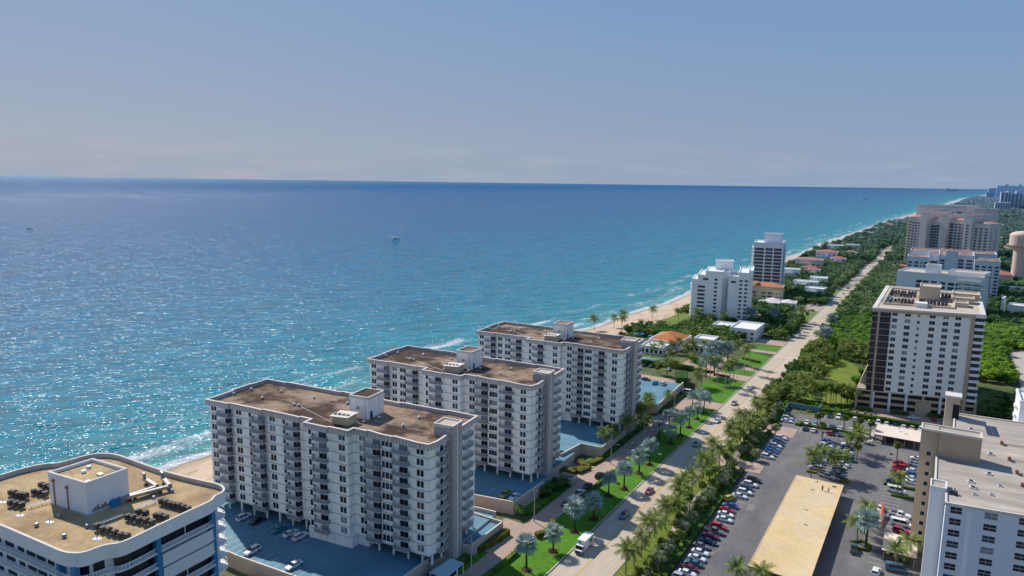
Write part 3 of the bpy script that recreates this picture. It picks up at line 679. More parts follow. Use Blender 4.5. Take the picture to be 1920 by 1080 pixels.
deck('parking_deck', [(-179,103.4),(-146,103.6),(-127.4,105.2),(-104.4,107.0),(-104.4,129.0),(-103.2,133),(-104.2,160),(-186,150)], [0,1,2,3,6], 'blue-grey parking deck before the nearest white slab', lines=ls)
ls = [(-114+i*2.75,170,175) for i in range(5)]
deck('parking_deck', [(-175,164.0),(-117,165.5),(-103.0,168.2),(-102.6,185.6),(-106,198),(-106,215),(-180,205)], [0,1,2], 'blue-grey parking deck holding the lime green car', lines=ls)
deck('parking_deck', [(-170,205.5),(-108.6,209.6),(-107.2,222.4),(-99.2,222.8),(-99.6,233.0),(-101,262),(-172,255)], [0,1,2,3], 'blue-grey parking deck with a stepped corner wall below the farthest slab')
deck('parking_deck', [(-128,283),(-99.5,281),(-101.3,322),(-128,320)], [0,1], 'pale parking deck north of the farthest slab')
deck('raised_terrace', [(-110,139),(-99.8,141),(-99.8,157),(-110,157)], [0,1,2], 'small raised terrace at the east foot of the nearest slab', zt=2.6)
deck('raised_terrace', [(-103,196.5),(-97.9,196.5),(-97.9,200),(-103,200)], [0,1,2], 'tiny terrace at the east foot of the middle slab', zt=1.0)

# ------------------------------------------------------------------ near hotel-like block with the curved parapet (bottom left)
def smooth_poly(P, it=2):
    for _ in range(it):
        Q = []
        for i in range(len(P)):
            a, b = P[i], P[(i+1)%len(P)]
            Q += [(a[0]*.75+b[0]*.25,a[1]*.75+b[1]*.25),(a[0]*.25+b[0]*.75,a[1]*.25+b[1]*.75)]
        P = Q
    return P
NP = [(-215,50.5),(-180,53.4),(-154.2,56.1),(-146.0,56.7),(-138.2,57.3),(-133.2,57.6),(-130.7,58.6),(-129.6,59.9),(-129.4,62.4),(-128.8,63.8),(-127.6,64.9),(-127.4,67.4),(-128.0,72.5),(-128.5,79.6),(-128.7,85.0),(-129.3,86.4),(-130.3,87.5),(-130.2,89.0),(-130.9,90.4),(-132.8,91.5),(-135.4,91.7),(-139.8,90.8),(-147.0,89.6),(-155.3,88.9),(-164.1,88.7),(-171.4,88.5),(-175.0,87.0),(-177.0,84.2),(-177.1,79.5),(-177.7,77.4),(-179.6,76.1),(-181.1,72.4),(-181.2,66.6),(-181.6,62),(-184,58.5),(-215,56)]
NO = Vector((-150,70,0)); NPl = smooth_poly([(x+150,y-70) for x,y in NP], 2)
nb_ = thing('resort_building', 'white curved-parapet building with tan gravel roof filling the lower left corner', 'building', NO)
b = MB(); ins = offset(NPl, 1.7); b.prism(ins, 0, 29.6, NEARW); b.build('wall', nb_)
b = MB(); b.prism(offset(NPl,.4), 29.6, 30.0, ROOF_TAN); b.build('roof', nb_)
b = MB(); b.ring(NPl, offset(NPl,.35), 28.3, 31.05, NEARW); b.ring(offset(NPl,-.05), offset(NPl,.42), 31.05, 31.17, W_cap)
b.build('parapet', nb_)
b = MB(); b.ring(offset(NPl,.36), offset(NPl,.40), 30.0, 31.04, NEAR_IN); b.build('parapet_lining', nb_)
for kf in range(5):
    zf = 25.3-kf*3.1
    b = MB(); b.ring(offset(NPl,.15), offset(NPl,1.75), zf-.22, zf, NEARW); sl_ = b.build('balcony', nb_)
    pr_ = MB(); A = offset(NPl,.25); B_ = offset(NPl,.33)
    pr_.ring(A, B_, zf+1.0, zf+1.1, WHITE); pr_.ring(A, B_, zf+.08, zf+.14, WHITE)
    for i in range(len(A)):
        pf, ang, ln = edge(A[i], A[(i+1)%len(A)])
        if A[i][1] > 17 : continue
        n = max(1,int(ln/.4))
        for j in range(n):
            a, c = pf((j+.2)*ln/n,-.03), pf((j+.45)*ln/n,-.03); pr_.face([(*a,zf+.1),(*c,zf+.1),(*c,zf+1.02),(*a,zf+1.02)], WHITE)
    pr_.build('railing', sl_)
# windows on the body wall
I = offset(NPl, 1.66); kit = Kit(nb_)
per = []; acc = 0
wm = win_mesh(2.9,2.15,'wide',GLASS,METAL_D); wm2 = win_mesh(2.0,2.25,'wide',GLASS,METAL_D)
for kf in range(5):
    zf = 25.3-kf*3.1
    for i, uu in enumerate([-63,-58,-54.5,-50,-46,-42,-38,-34.5,-30,-27.5,-22,-18.5,-13,-9.5,-5,-1,2.5,6,9.3,12.5]):
        # south side: find the edge under x=uu
        for q in range(len(I)):
            a, c = I[q], I[(q+1)%len(I)]
            if a[0] <= uu < c[0] and a[1] < -8:
                t = (uu-a[0])/(c[0]-a[0]); kit.add('window', wm if i%3 else wm2, (uu, a[1]+(c[1]-a[1])*t+.02), atan2(c[1]-a[1],c[0]-a[0]), zf+.35); break
    for i, vv in enumerate([-10,-7.2,-3.8,-1.2,1.4,5.6,8.3,11.6,14.4]):
        if vv > 3.5 and kf in (1,2): continue
        for q in range(len(I)):
            a, c = I[q], I[(q+1)%len(I)]
            if a[1] <= vv < c[1] and a[0] > 10:
                t = (vv-a[1])/(c[1]-a[1]); kit.add('window', wm2 if vv < 0 and i%2 else wm, (a[0]+(c[0]-a[0])*t-.02, vv), atan2(c[1]-a[1],c[0]-a[0]), zf+.35); break
kit.finish()
def at_y(v, P=None, xmin=10):
    P = P or NPl
    for q in range(len(P)):
        a, c = P[q], P[(q+1)%len(P)]
        if a[1] <= v < c[1] and a[0] > xmin: return a[0]+(c[0]-a[0])*(v-a[1])/(c[1]-a[1])
    return 20
b = MB()
for v in (3.0, 16.2, -11.2): x = at_y(v); b.box(x-1.8,x-.12,v-.45,v+.45,10,28.4,BLUE_ST)
b.box(-27.0,-26.3,-15.0,-13.3,10,28.4,BLUE_ST); b.box(13.5,14.4,-12.2,-11.0,10,28.4,BLUE_ST)
b.build('blue_pilaster', nb_)
for kf in (1,2):
    zf = 25.3-kf*3.1; b = MB()
    for i in range(8):
        v0 = 3.6+i*1.5; b.face([(at_y(v0)-.02,v0,zf-.4),(at_y(v0+1.5)-.02,v0+1.5,zf-.4),(at_y(v0+1.5)-.02,v0+1.5,zf+2.4),(at_y(v0)-.02,v0,zf+2.4)], NEARP)
    b.build('storm_shutter', nb_)
# roof room
b = MB(); Q = [(-8.1,-2.9),(4.1,-1.4),(4.0,7.4),(-7.8,6.2)]
b.prism(Q, 30, 36.6, NEARW, bottom=False); b.ring(offset(Q,-.05), offset(Q,.4), 36.55, 37.35, NEARW, top=W_cap); b.prism(offset(Q,.41), 36.6, 36.66, ROOF_TAN)
b.prism(offset(Q,-.04), 30, 30.35, W_ledge)
rr_ = b.build('roof_room', nb_)
b = MB(); b.tube([(-6.3,-2.85,30.2),(-6.3,-2.85,35.6)],.12,6,BRN_T); b.box(-6.6,-6.0,-3.05,-2.7,35.5,36,BRN_T); b.build('downpipe', rr_)
b = MB(); b.tube([(-1.9,-2.3,30.2),(-1.9,-2.3,35.0)],.12,6,BRN_T); b.box(-2.2,-1.6,-2.55,-2.1,34.9,35.4,BRN_T); b.build('downpipe', rr_)
b = MB(); b.cyl(0,0,0,.5,.55,12,WHITE,r1=.5); vme2 = b.mesh('roof_vent')
for (x,y) in ((-154.6,73.7),(-153.0,71.8),(-146.9,69.6)): put('roof_vent', vme2, rr_, (x+150,y-70,36.7))
b = MB(); b.box(-.7,.7,-.5,.5,0,.35,WHITE); put('hatch', b.mesh('hatch'), rr_, (1.2,3.1,36.7))
b = MB(); b.tube([(-8.6,1.6,30),(-8.6,1.6,44)],[.07,.02],5,METAL_D); tag(b.build('antenna_mast', None, NO),'thin dark mast standing behind the white roof room','mast')
b = MB()
for i in range(12): b.box(4.05,4.15,-0.5+i*.5,-.1+i*.5,30.5,31.1+(i%3)*.3,METAL_G)
b.box(3.9,4.6,3.2,5.2,30,31.6,BLUE_ST); b.build('wall_equipment', rr_)
def roofitem(me, name, label, cat, p, z, rz=0, group=None): return tag(put(name, me, None, (p[0],p[1],z), (0,0,rz)), label, cat, group)
# ducts
b = MB(); b.box(-.6,.6,-.45,.45,0,.01,METAL_G)
def duct(p, z, w, h, label):
    bb = MB()
    for a, c in zip(p, p[1:]):
        pf, ang, ln = edge(a, c); q = [pf(-w/2,w/2),pf(ln+w/2,w/2),pf(ln+w/2,-w/2),pf(-w/2,-w/2)]
        bb.prism(q, z, z+h, METAL_G)
        for t in (.2,.8): x, y = pf(ln*t); bb.box(x-.05,x+.05,y-.4,y+.4,30,z,METAL_D)
    bb.tube([(*p[-1],z+h*.6),(*p[-1],z+h+.9),(p[-1][0]-.7,p[-1][1],z+h+.9)],w*.5,8,METAL_G)
    tag(bb.build('air_duct'), label, 'duct')
duct([(-145.9,75.2),(-143.0,84.9),(-148.5,86.6)], 30.7, .8, .7, 'outer silver air duct turning a corner beside the white roof room')
duct([(-145.9,77.2),(-145.2,83.2),(-151.5,84.0)], 30.7, .7, .7, 'inner silver air duct nearest the sea-side parapet')
# vents
b = MB(); b.cyl(0,0,0,.3,.3,8,METAL_G); b.cyl(0,0,.3,.75,.48,10,METAL_G,r1=.3); bvm = b.mesh('turbine_vent')
VL = ['near the left condenser group','left of the white roof room shadow','at the tip of the white roof room shadow','alone on the near tan roof','between two condenser rows','beside the cable tray end','next to the outer air duct']
for (p, t) in zip([(-149.9,60.7),(-150.3,65.1),(-141.0,66.0),(-140.7,61.5),(-134.6,72.0),(-142.0,80.5),(-141.9,84.7)], VL):
    roofitem(bvm, 'turbine_vent', 'round grey turbine vent '+t, 'roof vent', p, 30)
b = MB(); b.box(-.8,.8,-.5,.5,0,.06,WHITE); b.tube([(0,0,0),(0,0,.8)],.08,5,METAL_D); dm = b.mesh('roof_drain')
for p, t in zip([(-157.8,61.1),(-149.7,63.0),(-134.9,64.7),(-167.5,61.9)], ['below the left condensers','on the open tan gravel','beside the near condenser row','by the far left roof edge']):
    roofitem(dm, 'roof_drain', 'white flashing pad with short pipe '+t, 'pipe', p, 30.0, .3)
# cable trays
def tray(a, c, label):
    bb = MB(); pf, ang, ln = edge(a, c)
    for o_ in (-.4,.4): bb.prism([pf(0,o_+.05),pf(ln,o_+.05),pf(ln,o_-.05),pf(0,o_-.05)], 30.5, 30.62, WHITE)
    n = int(ln/.45)
    for j in range(n): q = [pf(j*ln/n,.4),pf(j*ln/n+.12,.4),pf(j*ln/n+.12,-.4),pf(j*ln/n,-.4)]; bb.prism(q, 30.5, 30.58, W_cap)
    for t in (.1,.5,.9): x, y = pf(ln*t); bb.box(x-.04,x+.04,y-.04,y+.04,30,30.5,METAL_D)
    tag(bb.build('cable_tray'), label, 'cable tray')
tray((-159.6,63.4),(-158.6,68.2),'ladder-like white cable tray left of the white roof room')
tray((-139.9,67.2),(-139.7,72.3),'ladder-like white cable tray behind the near condenser row')
tray((-140.0,75.4),(-139.9,79.9),'ladder-like white cable tray before the far condenser row')
# condensers
def condenser_mesh(s=1.0):
    b = MB(); b.box(-.48,.48,-.48,.48,.35,1.45,METAL_D)
    for i in range(6): b.box(-.44,.44,-.44,.44,.45+i*.14,.50+i*.14,METAL_D)
    b.cyl(0,0,1.45,1.52,.40,10,METAL_D,top=TRIM)
    for x in (-.38,.38):
        for y in (-.38,.38): b.box(x-.03,x+.03,y-.03,y+.03,0,.4,METAL_G)
    return b.mesh('condenser')
cme = condenser_mesh()
ROWS = [((-138.0,66.4),(-129.6,67.7),6,'in the near row at the tan roof edge'),((-137.0,72.0),(-135.6,72.3),2,'in the pair beside the cable tray'),((-133.9,72.6),(-130.4,73.2),3,'in the short row of three'),
        ((-137.4,74.5),(-135.6,74.9),2,'in the pair at the tray end'),((-132.9,75.6),(-130.4,76.1),3,'in the short row next to the parapet'),((-137.9,79.8),(-130.2,81.0),7,'in the far row near the curved corner'),
        ((-169.4,64.3),(-165.0,65.3),5,'in the long left row'),((-163.8,61.9),(-161.0,62.8),3,'in the lower left row'),((-166.0,67.4),(-162.6,68.1),3,'in the left row nearest the roof room'),((-168.2,69.8),(-165.2,70.3),3,'in the left row nearest the sea')]
for (a, c, n, lab) in ROWS:
    for i in range(n):
        t = i/(n-1); p = (a[0]+(c[0]-a[0])*t, a[1]+(c[1]-a[1])*t)
        o = roofitem(cme, 'condenser', 'dark condenser '+lab+', '+ORD[i]+' from the sea', 'air conditioner', p, 30, .12, 'condensers on the tan roof')
        o.scale = (1,1,.85+.25*rnd.random())
# low terrace walls of the neighbour beside the deck
b = MB(); tp = smooth_poly([(-128,91),(-124,93),(-122,99),(-118,99.5),(-112,101),(-112,80),(-128,80)],2); b.prism(tp,0,4.3,NEARW,top=ROOF_GREY); b.ring(tp,offset(tp,.3),4.3,5.3,NEARW,top=W_cap); tag(b.build('terrace_wall'),'white curved low terrace at the foot of the resort','terrace')

# ------------------------------------------------------------------ gatehouse
g_ = thing('gatehouse', 'small gatehouse with pale teal hipped roof beside the nearest tower', 'gatehouse', (-99.2,130,0), radians(2))
b = MB(); b.box(-1.6,1.6,-2.6,2.6,0,2.9,LIGHTW); b.build('wall', g_)
b = MB()
for s_ in (-1,1): b.box(s_*1.63-.04,s_*1.63+.04,-1.8,1.8,1,2.3,GLASS)
b.box(-1.2,1.2,-2.66,-2.58,1,2.3,GLASS); b.build('window', g_)
b = MB(); e_ = [(-2.6,-4.2,3),(2.6,-4.2,3),(2.6,4.2,3),(-2.6,4.2,3)]; t0, t1 = (0,-1.6,4.6), (0,1.6,4.6)
for q in ([e_[0],e_[1],t0],[e_[1],e_[2],t1,t0],[e_[2],e_[3],t1],[e_[3],e_[0],t0,t1]): b.face(q, TEAL_R)
b.face(e_[::-1], WHITE); b.build('roof', g_)
b = MB()
for x in (-2.3,2.3):
    for y in (-3.9,3.9): b.box(x-.1,x+.1,y-.1,y+.1,0,3,WHITE)
b.build('post', g_)
b = MB(); b.tube([(-97,131.5,1.0),(-91.5,130.5,1.3)],.09,5,WHITE); b.box(-91.8,-91.2,130.2,130.8,0,1.2,WHITE); tag(b.build('barrier_arm'),'long white barrier arm across the drive by the gatehouse','barrier')

# ------------------------------------------------------------------ tan and white tower east of the road
def windows_on(kit, pf, ang, specs, z0, fh, nf, zoff=.9, out=.0, curt=True, name='window'):
    for i in range(nf):
        for (uu, w_, h_, kd) in specs:
            gl = GLASS
            q = rnd.random()
            if curt and q < .16: gl = GLASS_C
            elif q < .5: gl = GLASS_B
            me = win_mesh(w_, h_, kd, gl, METAL_D if kd == 'one' else None)
            kit.add(name, me, pf(uu,out), ang, z0+i*fh+zoff)
def hi_tower():
    root = thing('condo_tower', 'tall white tower with tan trim, dark corner glass and many rooftop condensers', 'tower', (-24,342,0))
    P = [(.5,-1.0),(41.5,7.5),(41.5,74),(.5,79)]
    zt = 46.5; z0 = 9.0; fh = 2.84; nf = 13
    b = MB(); b.prism(P, z0, zt-1.6, TOWER_W); b.build('wall', root)
    b = MB(); b.prism(offset(P,-.5), zt-1.6, zt-.05, TAN, top=ROOF_CREAM); b.ring(offset(P,-.55), offset(P,1.2), zt-.5, zt+.25, W_cap, top=W_cap)
    b.build('cornice', root)
    b = MB(); b.ring([(3,12),(31,17),(31,66),(3,70)], [(3.5,12.6),(30.4,17.6),(30.4,65.4),(3.5,69.4)], zt, zt+.7, TAN_L)
    b.build('roof_parapet', root)
    pf, ang, ln = edge(P[0], P[1]); kit = Kit(root)
    spec = [(8.6,2.0,1.6,'grid'),(13.6,2.2,1.6,'grid'),(17.8,1.1,1.2,'one'),(23.0,2.2,1.6,'grid'),(28.0,2.2,1.6,'grid'),(32.6,2.2,1.6,'grid')]
    for i in range(nf):
        for (uu, w_, h_, kd) in spec:
            gl = [GLASS, GLASS_B, GLASS, GLASS_C][rnd.choice([0,0,1,1,2,3])]
            kit.add('window', win_mesh(w_,h_,'wide' if kd == 'grid' else 'one',gl,TOWER_W), pf(uu,.0), ang, z0+i*fh+.55)
    kit.finish()
    # dark glazed balconies at the west corner
    b = MB(); b.prism([pf(0.0,.25),pf(1.9,.25),pf(1.9,-.3),pf(0,-.3)], z0, zt-1.6, GLASS); b.prism([pf(2.7,.25),pf(7.0,.25),pf(7.0,-.3),pf(2.7,-.3)], z0, zt-1.6, GLASS)
    P3 = P[3]; pw, aw, lw = edge(P3, P[0]); b.prism([pw(lw-9,.25),pw(lw-.2,.25),pw(lw-.2,-.3),pw(lw-9,-.3)], z0, zt-1.6, GLASS)
    b.build('corner_glazing', root)
    b = MB(); b.prism([pf(1.85,.5),pf(2.75,.5),pf(2.75,-.3),pf(1.85,-.3)], 0, zt-1.6, TAN); b.prism([pf(ln-4.6,.4),pf(ln-3.2,.4),pf(ln-3.2,-.3),pf(ln-4.6,-.3)], 0, zt-1.6, BRN_T if False else TAN)
    b.build('tan_pilaster', root)
    b = MB()
    for i in range(nf+1):
        z = z0+i*fh; b.prism([pf(-.1,.4),pf(7.05,.4),pf(7.05,.1),pf(-.1,.1)], z-.1, z+.08, TAN_L)
    tag(b.build('slab_edge', root), kind='stuff')
    b = MB(); b.prism([pf(ln-3.1,.08),pf(ln+.1,.08),pf(ln+.1,-.1),pf(ln-3.1,-.1)], z0, zt-1.6, GLASS); b.build('east_glazing', root)
    for i in range(nf+1):
        z = z0+i*fh-.7; b = MB(); b.prism([pf(ln-3.1,.6),pf(ln+.6,.6),pf(ln+.6,-1),pf(ln-3.1,-1)], z, z+1.15, WHITE); b.build('balcony', root)
    # garage podium
    b = MB(); PP = [(-3.4,-2.2),(42.5,8.0),(42,70),(-3.4,66)]
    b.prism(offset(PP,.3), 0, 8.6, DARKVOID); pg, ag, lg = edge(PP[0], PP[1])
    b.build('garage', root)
    b = MB()
    for z in (0.0,2.9,5.8): b.ring(PP, offset(PP,.5), z+.0, z+1.15, TAN)
    b.prism(PP, 8.5, 9.0, TAN_L)
    for i in range(8): uu = .4+i*(lg-.8)/7; b.prism([pg(uu-.5,.1),pg(uu+.5,.1),pg(uu+.5,-.6),pg(uu-.5,-.6)], 0, 8.7, TAN if i not in (1,2,3,5) else GREYW)
    b.prism([pg(24,.12),pg(30,.12),pg(30,-.4),pg(24,-.4)], 0, 5.6, TAN)
    b.build('garage_frame', root)
    b = MB(); b.face([(-3.4,-2,9.05),(.4,-1,9.05),(.4,20,20),(-.0,40,9.2)], TAN_L); b.prism([(-3.3,-1.8),(.5,-.9),(.5,45),(-3.3,45)], 9.0, 9.6, TAN_L)
    b.face([(-3.2,2,9.6),(.45,3,9.6),(.45,3,21),], TAN_L); b.face([(.45,3,21),(.45,3,9.6),(-3.2,40,9.6)], TAN_L); b.face([(-3.2,2,9.6),(.45,3,21),(-3.2,40,9.6)], TAN_L); b.build('ramp_wall', root)
    # rooftop rooms
    def room(x0,x1,y0,y1,h,lab): 
        bb = MB(); bb.box(x0,x1,y0,y1,zt,zt+h,TAN_L,top=ROOF_CREAM); bb.ring([(x0-.1,y0-.1),(x1+.1,y0-.1),(x1+.1,y1+.1),(x0-.1,y1+.1)],[(x0+.4,y0+.4),(x1-.4,y0+.4),(x1-.4,y1-.4),(x0+.4,y1-.4)],zt+h-.1,zt+h+.5,TAN_L)
        bb.build(lab, root)
    room(16.5,25,38,52,6.0,'roof_room'); room(30,41,48,60,2.6,'roof_room'); room(30,38.5,36,44,2.2,'roof_room'); room(31,36,24,32,1.5,'roof_room')
    b = MB(); b.box(16,20.5,12,17,zt,zt+2.0,WHITE); b.build('tank', root)
    b = MB(); b.face([(2,18,zt+.35),(3,18,zt+.35),(6,60,zt+.35),(3.4,60,zt+.35)],DECK_M); b.build('walkway', root)
    # rooftop condensers (each its own)
    bb = MB(); bb.box(-.5,.5,-.5,.5,.5,1.6,METAL_D); bb.cyl(0,0,1.6,1.7,.42,8,METAL_G,top=TRIM); bb.box(-.55,.55,-.55,-.5,.6,1.5,METAL_G)
    for x in (-.45,.45): bb.box(x-.04,x+.04,-.4,.4,0,.5,METAL_G)
    me = bb.mesh('condenser'); k_ = 0
    for (cx, cy, nx, ny) in ((4.5,18,8,4),(4.5,40,8,7),(17.5,22,8,4),(26.5,36,2,5),(26,48,3,5)):
        for i in range(nx):
            for j in range(ny):
                if rnd.random() < .13: continue
                tag(put('condenser', me, None, (-24+cx+i*1.45+rnd.uniform(-.2,.2),342+cy+j*(2.4 if cy in(19,46) else 2.2)+rnd.uniform(-.3,.3),zt+.02),(0,0,rnd.choice([0,pi/2,pi]))),
                    'small dark condenser among the rows on the tan tower roof', 'air conditioner', 'condensers on the tan tower roof'); k_ += 1
hi_tower()

# ------------------------------------------------------------------ right-hand building: tan stair block, gravel roof, white wing
def east_block():
    root = thing('apartment_building', 'white building with gravel roof and tan stair block at right edge', 'apartment block', (2,180,0))
    zr = 28.5
    P = [(3.9,-.9),(18.5,1.3),(60,7),(60,78),(6,75),(5.0,36),(1.6,34),(1.6,6),(3.9,5.5)]
    b = MB(); b.prism(P, 0, zr-.3, GREYW); b.build('wall', root)
    b = MB(); b.prism(offset(P,-.15), zr-.3, zr, W_cap, top=ROOF_GREY); b.ring(offset(P,-.2), offset(P,.25), zr, zr+.35, W_cap); b.build('roof', root)
    kit = Kit(root); pf, ang, ln = edge(P[0], P[1]); L1 = ln
    for i in range(9):
        z = zr-2.75*(i+1)
        for uu in (2.1,8.8,15.2): kit.add('window', win_mesh(2.5 if uu > 3 else 2.3,1.5,'wide',[GLASS,GLASS_B,GLASS_C][rnd.choice([0,0,1,1,2])],WHITE), pf(uu,.0), ang, z+.75)
    b = MB()
    for i in range(9):
        z = zr-2.75*(i+1)
        for uu in (2.1,8.8,15.2): b.prism([pf(uu-1.3,.14),pf(uu+1.3,.14),pf(uu+1.3,.0),pf(uu-1.3,.0)], z+1.46, z+1.54, WHITE)
    b.build('glazing_bars', root)
    pf2, ang2, ln2 = edge(P[1], P[2])
    for i in range(9):
        z = zr-2.75*(i+1); kit.add('window', win_mesh(2.6,1.5,'wide',[GLASS,GLASS_B][i%2],WHITE), pf2(2.2,.0), ang2, z+.75)
    # recess stripe
    b = MB(); b.prism([pf(4.2,.12),pf(5.2,.12),pf(5.2,-.1),pf(4.2,-.1)], 0, zr-1.0, LIGHTW); b.build('pilaster', root)
    # blue-grey stair shaft
    b = MB(); b.box(.7,3.9,5.3,9.9,0,zr+.9,GREYW,top=ROOF_GREY); b.ring([(.6,5.2),(4.0,5.2),(4.0,10),(.6,10)],[(.9,5.5),(3.7,5.5),(3.7,9.7),(.9,9.7)],zr+.9,zr+1.25,WHITE); b.build('stair_shaft', root)
    # tan block
    b = MB(); b.box(-2.4,1.65,30.5,35.4,0,35.5,TAN,top=ROOF_GREY); b.box(1.7,11.2,30.3,35.2,zr,35.3,TAN,top=ROOF_GREY); b.ring([(-2.5,30.2),(11.3,30.2),(11.3,35.5),(-2.5,35.5)],[(-2.1,30.6),(10.9,30.6),(10.9,35.1),(-2.1,35.1)],35.2,35.75,W_cap)
    b.box(-2.42,-1.4,30.4,30.52,0,0.1,TAN); b.build('tan_stair_block', root)
    for i in range(10): kit.add('window', win_mesh(1.1,1.15,'one',GLASS,WHITE), (-.2,30.48), 0, zr-.2-i*2.85)
    kit.finish()
    b = MB(); b.box(3.2,7.0,69,73.5,zr-4,zr+7.0,TAN_L,top=W_cap); b.box(2.9,7.3,68.7,73.8,zr+6.6,zr+7.2,W_cap); b.box(5.2,6.9,68.95,69.02,zr,zr+4.6,DARKVOID); b.build('lift_shaft', root)
    for i, (x,y) in enumerate([(10,60),(10.5,46),(9,16),(9.3,12),(13,24),(14,40)]):
        bb = MB(); bb.box(-.7,.7,-.5,.5,0,.35,WHITE); bb.box(-.4,.4,-.3,.3,.35,.6,METAL_D); put('roof_hatch', bb.mesh('roof_hatch'), root, (x,y,zr+.02))
    pn = MB()
    for i in range(2):
        for j in range(5): pn.box(i*1.5,i*1.5+1.35,j*1.9,j*1.9+1.75,.12,.18,SOLAR)
    tag(pn.build('solar_array', None, (16.0,237.5,zr), .05), 'two dark columns of solar panels on the gravel roof', 'solar panels')
    for i, (x,y) in enumerate([(20,231),(21,218),(22,208.5),(22.5,200)]):
        bb = MB(); bb.tube([(-.9,0,.3),(5,.3,.3)],.09,5,BRN_T); bb.cyl(-1,0,0,1.0,.4,8,BRN_T); bb.cyl(-.3,-.8,0,.3,.5,6,METAL_D)
        tag(bb.build('roof_exhaust', None, (x,y,zr)), 'rusty roof exhaust with long pipe, '+ORD[i]+' from the solar panels', 'exhaust')
    bb = MB()
    for q in range(5): bb.tube([(rnd.uniform(-1,1),rnd.uniform(-1,1),0),(rnd.uniform(-1,1),rnd.uniform(-1,1),rnd.uniform(.8,1.6))],.12,5,[METAL_D,METAL_G,BLUE_ST][q%3])
    bb.box(-.8,.8,-.6,.4,0,.8,METAL_D); tag(bb.build('roof_machinery', None, (7.4,185.8,zr)), 'cluster of dark machinery at the top of the blue-grey stair shaft', 'machinery')
    # solitary vents
    for i, (x,y) in enumerate([(12,192),(11.6,188),(15,190),(17,197)]):
        bb = MB(); bb.box(-.5,.5,-.35,.35,0,.25,WHITE); bb.box(-.35,.35,-.2,.2,.25,.4,METAL_D); tag(bb.build('skylight', None, (x,y,zr+.01)), 'little white framed skylight on the gravel roof, '+ORD[i]+' from the stair shaft', 'skylight')
east_block()
wt = thing('white_building', 'white neighbouring building with stepped side at the right edge', 'building', (27.5,288,0))
b = MB(); b.box(0,30,0,17,0,26.5,LIGHTW); b.box(2.5,30,-14,0,0,23.5,LIGHTW); b.build('wall', wt)
b = MB(); b.ring([(-.2,-.2),(30.2,-.2),(30.2,17.2),(-.2,17.2)],[(.4,.4),(29.6,.4),(29.6,16.6),(.4,16.6)],26.5,27.5,WHITE); b.ring([(2.3,-14.2),(30.2,-14.2),(30.2,-.3),(2.3,-.3)],[(2.9,-13.6),(29.6,-13.6),(29.6,-.9),(2.9,-.9)],23.5,24.5,WHITE); b.build('parapet', wt)
for i in range(6):
    bb = MB(); bb.box(-.9,0,6,10,22.8-i*3.4,23-i*3.4,WHITE); bb.box(-.9,-.8,6,10,23-i*3.4,24-i*3.4,GREYW); bb.build('balcony', wt)

# ------------------------------------------------------------------ carports
def carport(x0,x1,y0,y1,z,label,m,nposts, slope=.0):
    root = thing('carport', label, 'carport', (x0,y0,0)); W, D = x1-x0, y1-y0
    b = MB(); b.box(0,W,0,D,z-.25,z+.12,RUST,top=m); b.box(.12,W-.12,.12,D-.12,z+.12,z+.16,m); b.build('roof', root)
    b = MB(); b.box(0,.22,0,D,z+.12,z+.24,m); b.box(W-.22,W,0,D,z+.12,z+.24,m); b.box(.22,W-.22,0,.22,z+.12,z+.24,m); b.box(.22,W-.22,D-.22,D,z+.12,z+.24,m); b.build('roof_edge', root)
    pm = MB(); pm.box(-.1,.1,-.1,.1,0,z-.25,POLE_C); me = pm.mesh('post')
    for i in range(nposts):
        for x in (.5,W-.5): 
            if W > D: put('post', me, root, (.5+i*(W-1)/(nposts-1), .5 if x == .5 else D-.5, 0))
            else: put('post', me, root, (x, .5+i*(D-1)/(nposts-1), 0))
    bb = MB()
    for (fx, fy) in ((.45,.86),(.6,.47),(.5,.62)): bb.box(W*fx-.5,W*fx+.5,D*fy-.18,D*fy+.18,z+.17,z+.24,METAL_D)
    bb.build('drain_grille', root); return root
carport(-34.9,-20.3,172,238.6,3.3,'long flat carport with bright tan membrane roof in the parking lot',CARPORT,12)
carport(-16.2,1.4,297.2,311.5,3.2,'pale pink flat carport roof at the north end of the lot',CARPORT2,6)
carport(-6.6,1.6,200.6,212.2,3.0,'small cream carport roof at the foot of the tan block',CARPORT2,4)
bb = MB(); bb.box(-.8,.8,-.6,.6,.0,1.0,METAL_G); 
# white screen wall and utility yard at lot corner
b = MB(); b.box(-53,-40,323.2,323.5,0,2.6,DECK_M); b.box(-53,-52.7,316,323.2,0,2.2,DECK_M); b.box(-40,-39.7,323.2,330,0,2.6,DECK_M); tag(b.build('screen_wall'),'blue-grey screen wall at the north corner of the lot','wall')
b = MB(); b.box(-20.8,-18,299,304,0,1.2,TAN_L); b.box(-18,-16.6,296.5,312,0,.25,KERB); tag(b.build('planter_wall'),'low beige planter wall at the end of the pale pink carport','planter')

